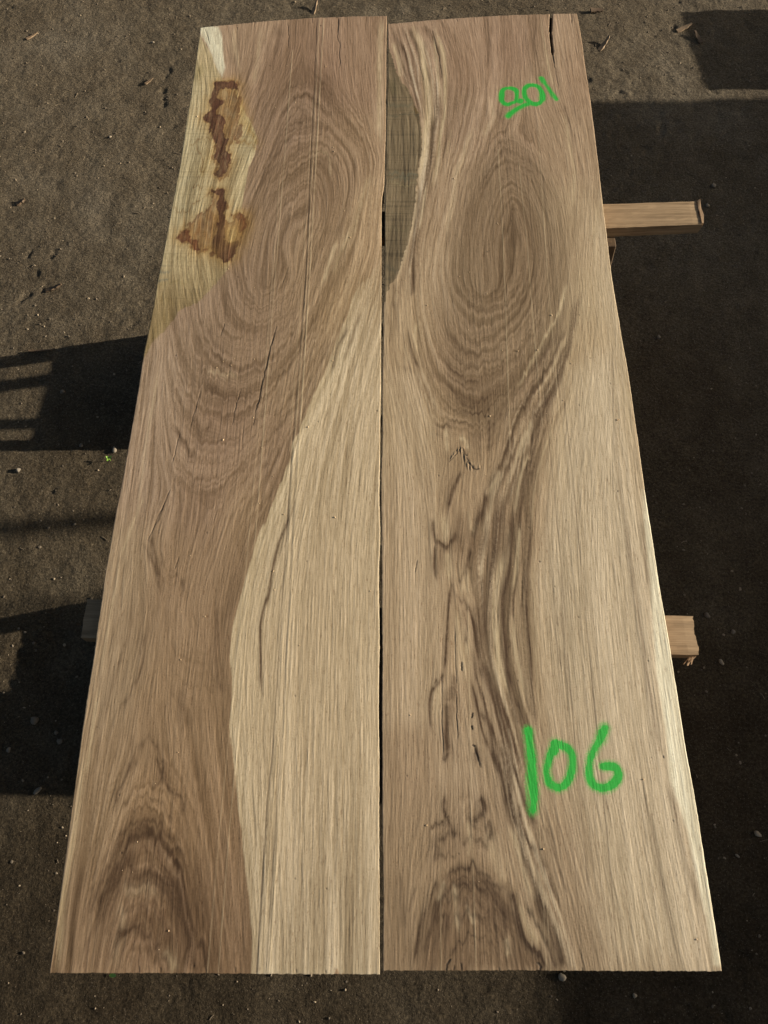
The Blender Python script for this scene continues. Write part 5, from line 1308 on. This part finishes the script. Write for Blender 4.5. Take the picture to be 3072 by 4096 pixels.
def sawhorse(name_loc, rail_args, x_left, x_right, yl_, yr_, foot, neck, panel_h, label, ph_top, shelf=None):
    o = empty('sawhorse', (name_loc[0], name_loc[1], 0))
    tag(o, label, 'sawhorse', 'sawhorses carrying the slabs')
    ox, oy = name_loc
    zt_ = ZT - TK
    x0, x1, a0, a1, b0, b1, th, seed = rail_args
    rail_mesh('top_rail', x0 - ox, x1 - ox, a0 - oy, a1 - oy, b0 - oy, b1 - oy, zt_ - .0005, th, M_RAIL, o, seed)
    zl = zt_ - th - .001
    for x, yc in ((x_left, yl_), (x_right, yr_)):
        for s_ in (-1, 1):
            bm = bmesh.new()
            beam_between((x - ox, yc + s_ * foot - oy, -.002), (x - ox, yc + s_ * neck - oy, zl), .05, .045, bm)
            bmesh.ops.bevel(bm, geom=bm.edges[:], offset=.002, segments=1, affect='EDGES')
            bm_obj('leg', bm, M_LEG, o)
        # end board between the legs
        bm = bmesh.new()
        h0, h1 = .03, panel_h[0 if x == x_left else 1]
        f = lambda z: foot + (neck - foot) * z / zl
        xs = x - ox - .036
        vs = [bm.verts.new((xs + dx, yc - oy + s_ * (f(z) - .004), z)) for dx in (0, .010) for s_, z in ((-1, h0), (1, h0), (1, h1), (-1, h1))]
        for q in ((0, 3, 2, 1), (4, 5, 6, 7), (0, 1, 5, 4), (1, 2, 6, 5), (2, 3, 7, 6), (3, 0, 4, 7)):
            bm.faces.new([vs[i] for i in q])
        bm_obj('end_board', bm, M_LEG, o)
    return o

# far one carries the long free rail end with the visible leg
sawhorse((0, 1.58), (-.50, .878, 1.47, 1.57, 1.543, 1.628, .034, 3), -.50, .622, 1.478, 1.572, .247, .052, (.195, .15),
         'sawhorse under the far half, long splintered rail end sticking out right with a leg below', .5)
sawhorse((0, .40), (-.650, .669, .382, .467, .345, .430, .034, 4), -.50, .50, .42, .392, .31, .048, (.17, .50),
         'sawhorse under the near half, square rail ends showing on both sides', .5)
# splinter on the far rail's tip
bm = bmesh.new()
pts = [(.881, 1.628, .690), (.888, 1.632, .6915), (.886, 1.600, .6905), (.889, 1.575, .6905), (.884, 1.545, .690), (.879, 1.545, .690), (.880, 1.580, .690), (.878, 1.600, .690)]
vt = [bm.verts.new((x, y - 1.58, z + .0015)) for x, y, z in pts]; vb = [bm.verts.new((x, y - 1.58, z - .012)) for x, y, z in pts]
bm.faces.new(vt); bm.faces.new(vb[::-1])
for i in range(8): bm.faces.new((vt[i], vb[i], vb[(i + 1) % 8], vt[(i + 1) % 8]))
bmesh.ops.recalc_face_normals(bm, faces=bm.faces)
far_h = [o for o in bpy.data.objects if o.name.startswith('sawhorse') and abs(o.location.y - 1.58) < .01][0]
near_h = [o for o in bpy.data.objects if o.name.startswith('sawhorse') and abs(o.location.y - .40) < .01][0]
bm_obj('splinter', bm, M_END, far_h)
# frayed fibres on the near rail's corner
bm = bmesh.new()
r_ = random.Random(9)
for k in range(9):
    p0 = Vector((.667 + r_.uniform(-.012, .002), .345 - .40, .668 + r_.uniform(-.004, .006)))
    p1 = p0 + Vector((r_.uniform(-.014, .004), -r_.uniform(.006, .020), -r_.uniform(0, .01)))
    beam_between(tuple(p0), tuple(p1 + Vector((0, 0, .001))), .0018, .0012, bm)
bmesh.ops.recalc_face_normals(bm, faces=bm.faces)
bm_obj('frayed_fibre', bm, M_END, near_h)

# ------------------------------------------------------------------ unseen board stacks added to shade the ground on the right
def add_shade_stack(x0, x1, y0, y1, z0, z1, label, th=.05, seed=1, name='shade_stack', edge=None):
    r2 = random.Random(seed)
    cx_, cy_ = (x0 + x1) / 2, (y0 + y1) / 2
    o = empty(name, (cx_, cy_, 0))
    tag(o, label, 'timber stack')
    z = z0
    k = 0
    while z < z1 - 1e-4:
        h = min(th, z1 - z)
        j0, j1 = (r2.uniform(-.012, 0), r2.uniform(-.10, .0))
        bm = bmesh.new()
        bmesh.ops.create_cube(bm, size=1)
        last = z + h >= z1 - 1e-4
        for v in bm.verts:
            v.co = Vector((v.co.x * (x1 - x0) + (0 if last else j0 * .3), v.co.y * (y1 - y0) + (0 if last else j1), v.co.z * (h - .003)))
        bmesh.ops.bevel(bm, geom=bm.edges[:], offset=.002, segments=1, affect='EDGES')
        bm_obj('board', bm, M_CASTER, o, loc=(0, 0, z + h / 2))
        z += h
        k += 1
    return o
TE = math.tan(SUN_EL); TA = math.tan(SUN_AZ)
def hshadow(xp, xs):       # height at xp whose shadow tip lands on xs
    return (xp - xs) * TE / math.cos(SUN_AZ)
add_shade_stack(5.0, 5.9, -3.2, 2.95 + (5.0 - .9) * TA, 0, hshadow(5.0, .40), 'long low board stack added out of view on the right to shade the ground', seed=3)
add_shade_stack(2.60, 3.10, 3.12, 3.50 + (2.6 - 1.45) * TA + .05, .235, hshadow(2.6, 1.42), 'short raised board stack added out of view at the far right to cast shade', seed=5)
for k, yb in enumerate((3.45, 3.64)):
    pass
bm = bmesh.new(); bmesh.ops.create_cube(bm, size=1)
for v in bm.verts: v.co = Vector((v.co.x * .3, v.co.y * .06, v.co.z * .235))
st2 = [o for o in bpy.data.objects if o.name.startswith('shade_stack')][-1]
bm_obj('bearer', bm, M_CASTER, st2, loc=(0, .0, .1175))
# unseen upright posts added to cast the faint shadow bands at the left
def shade_post(x, y, h, w, label):
    bm = bmesh.new()
    beam_between((0, 0, 0), (0, 0, h - .04), w, w, bm)
    bmesh.ops.recalc_face_normals(bm, faces=bm.faces)
    o = bm_obj('shade_post', bm, M_CASTER, loc=(x, y, 0))
    tag(o, label, 'shade_post')
shade_post(7.0, .93 + (7.0 + 1.08) * TA, (7.0 + 1.55) * TE, .055, 'thick unseen post added on the right to cast a faint shadow band')
shade_post(7.0, .655 + (7.0 + 1.05) * TA, (7.0 + 1.5) * TE, .030, 'thin unseen post added on the right to cast a faint shadow band')
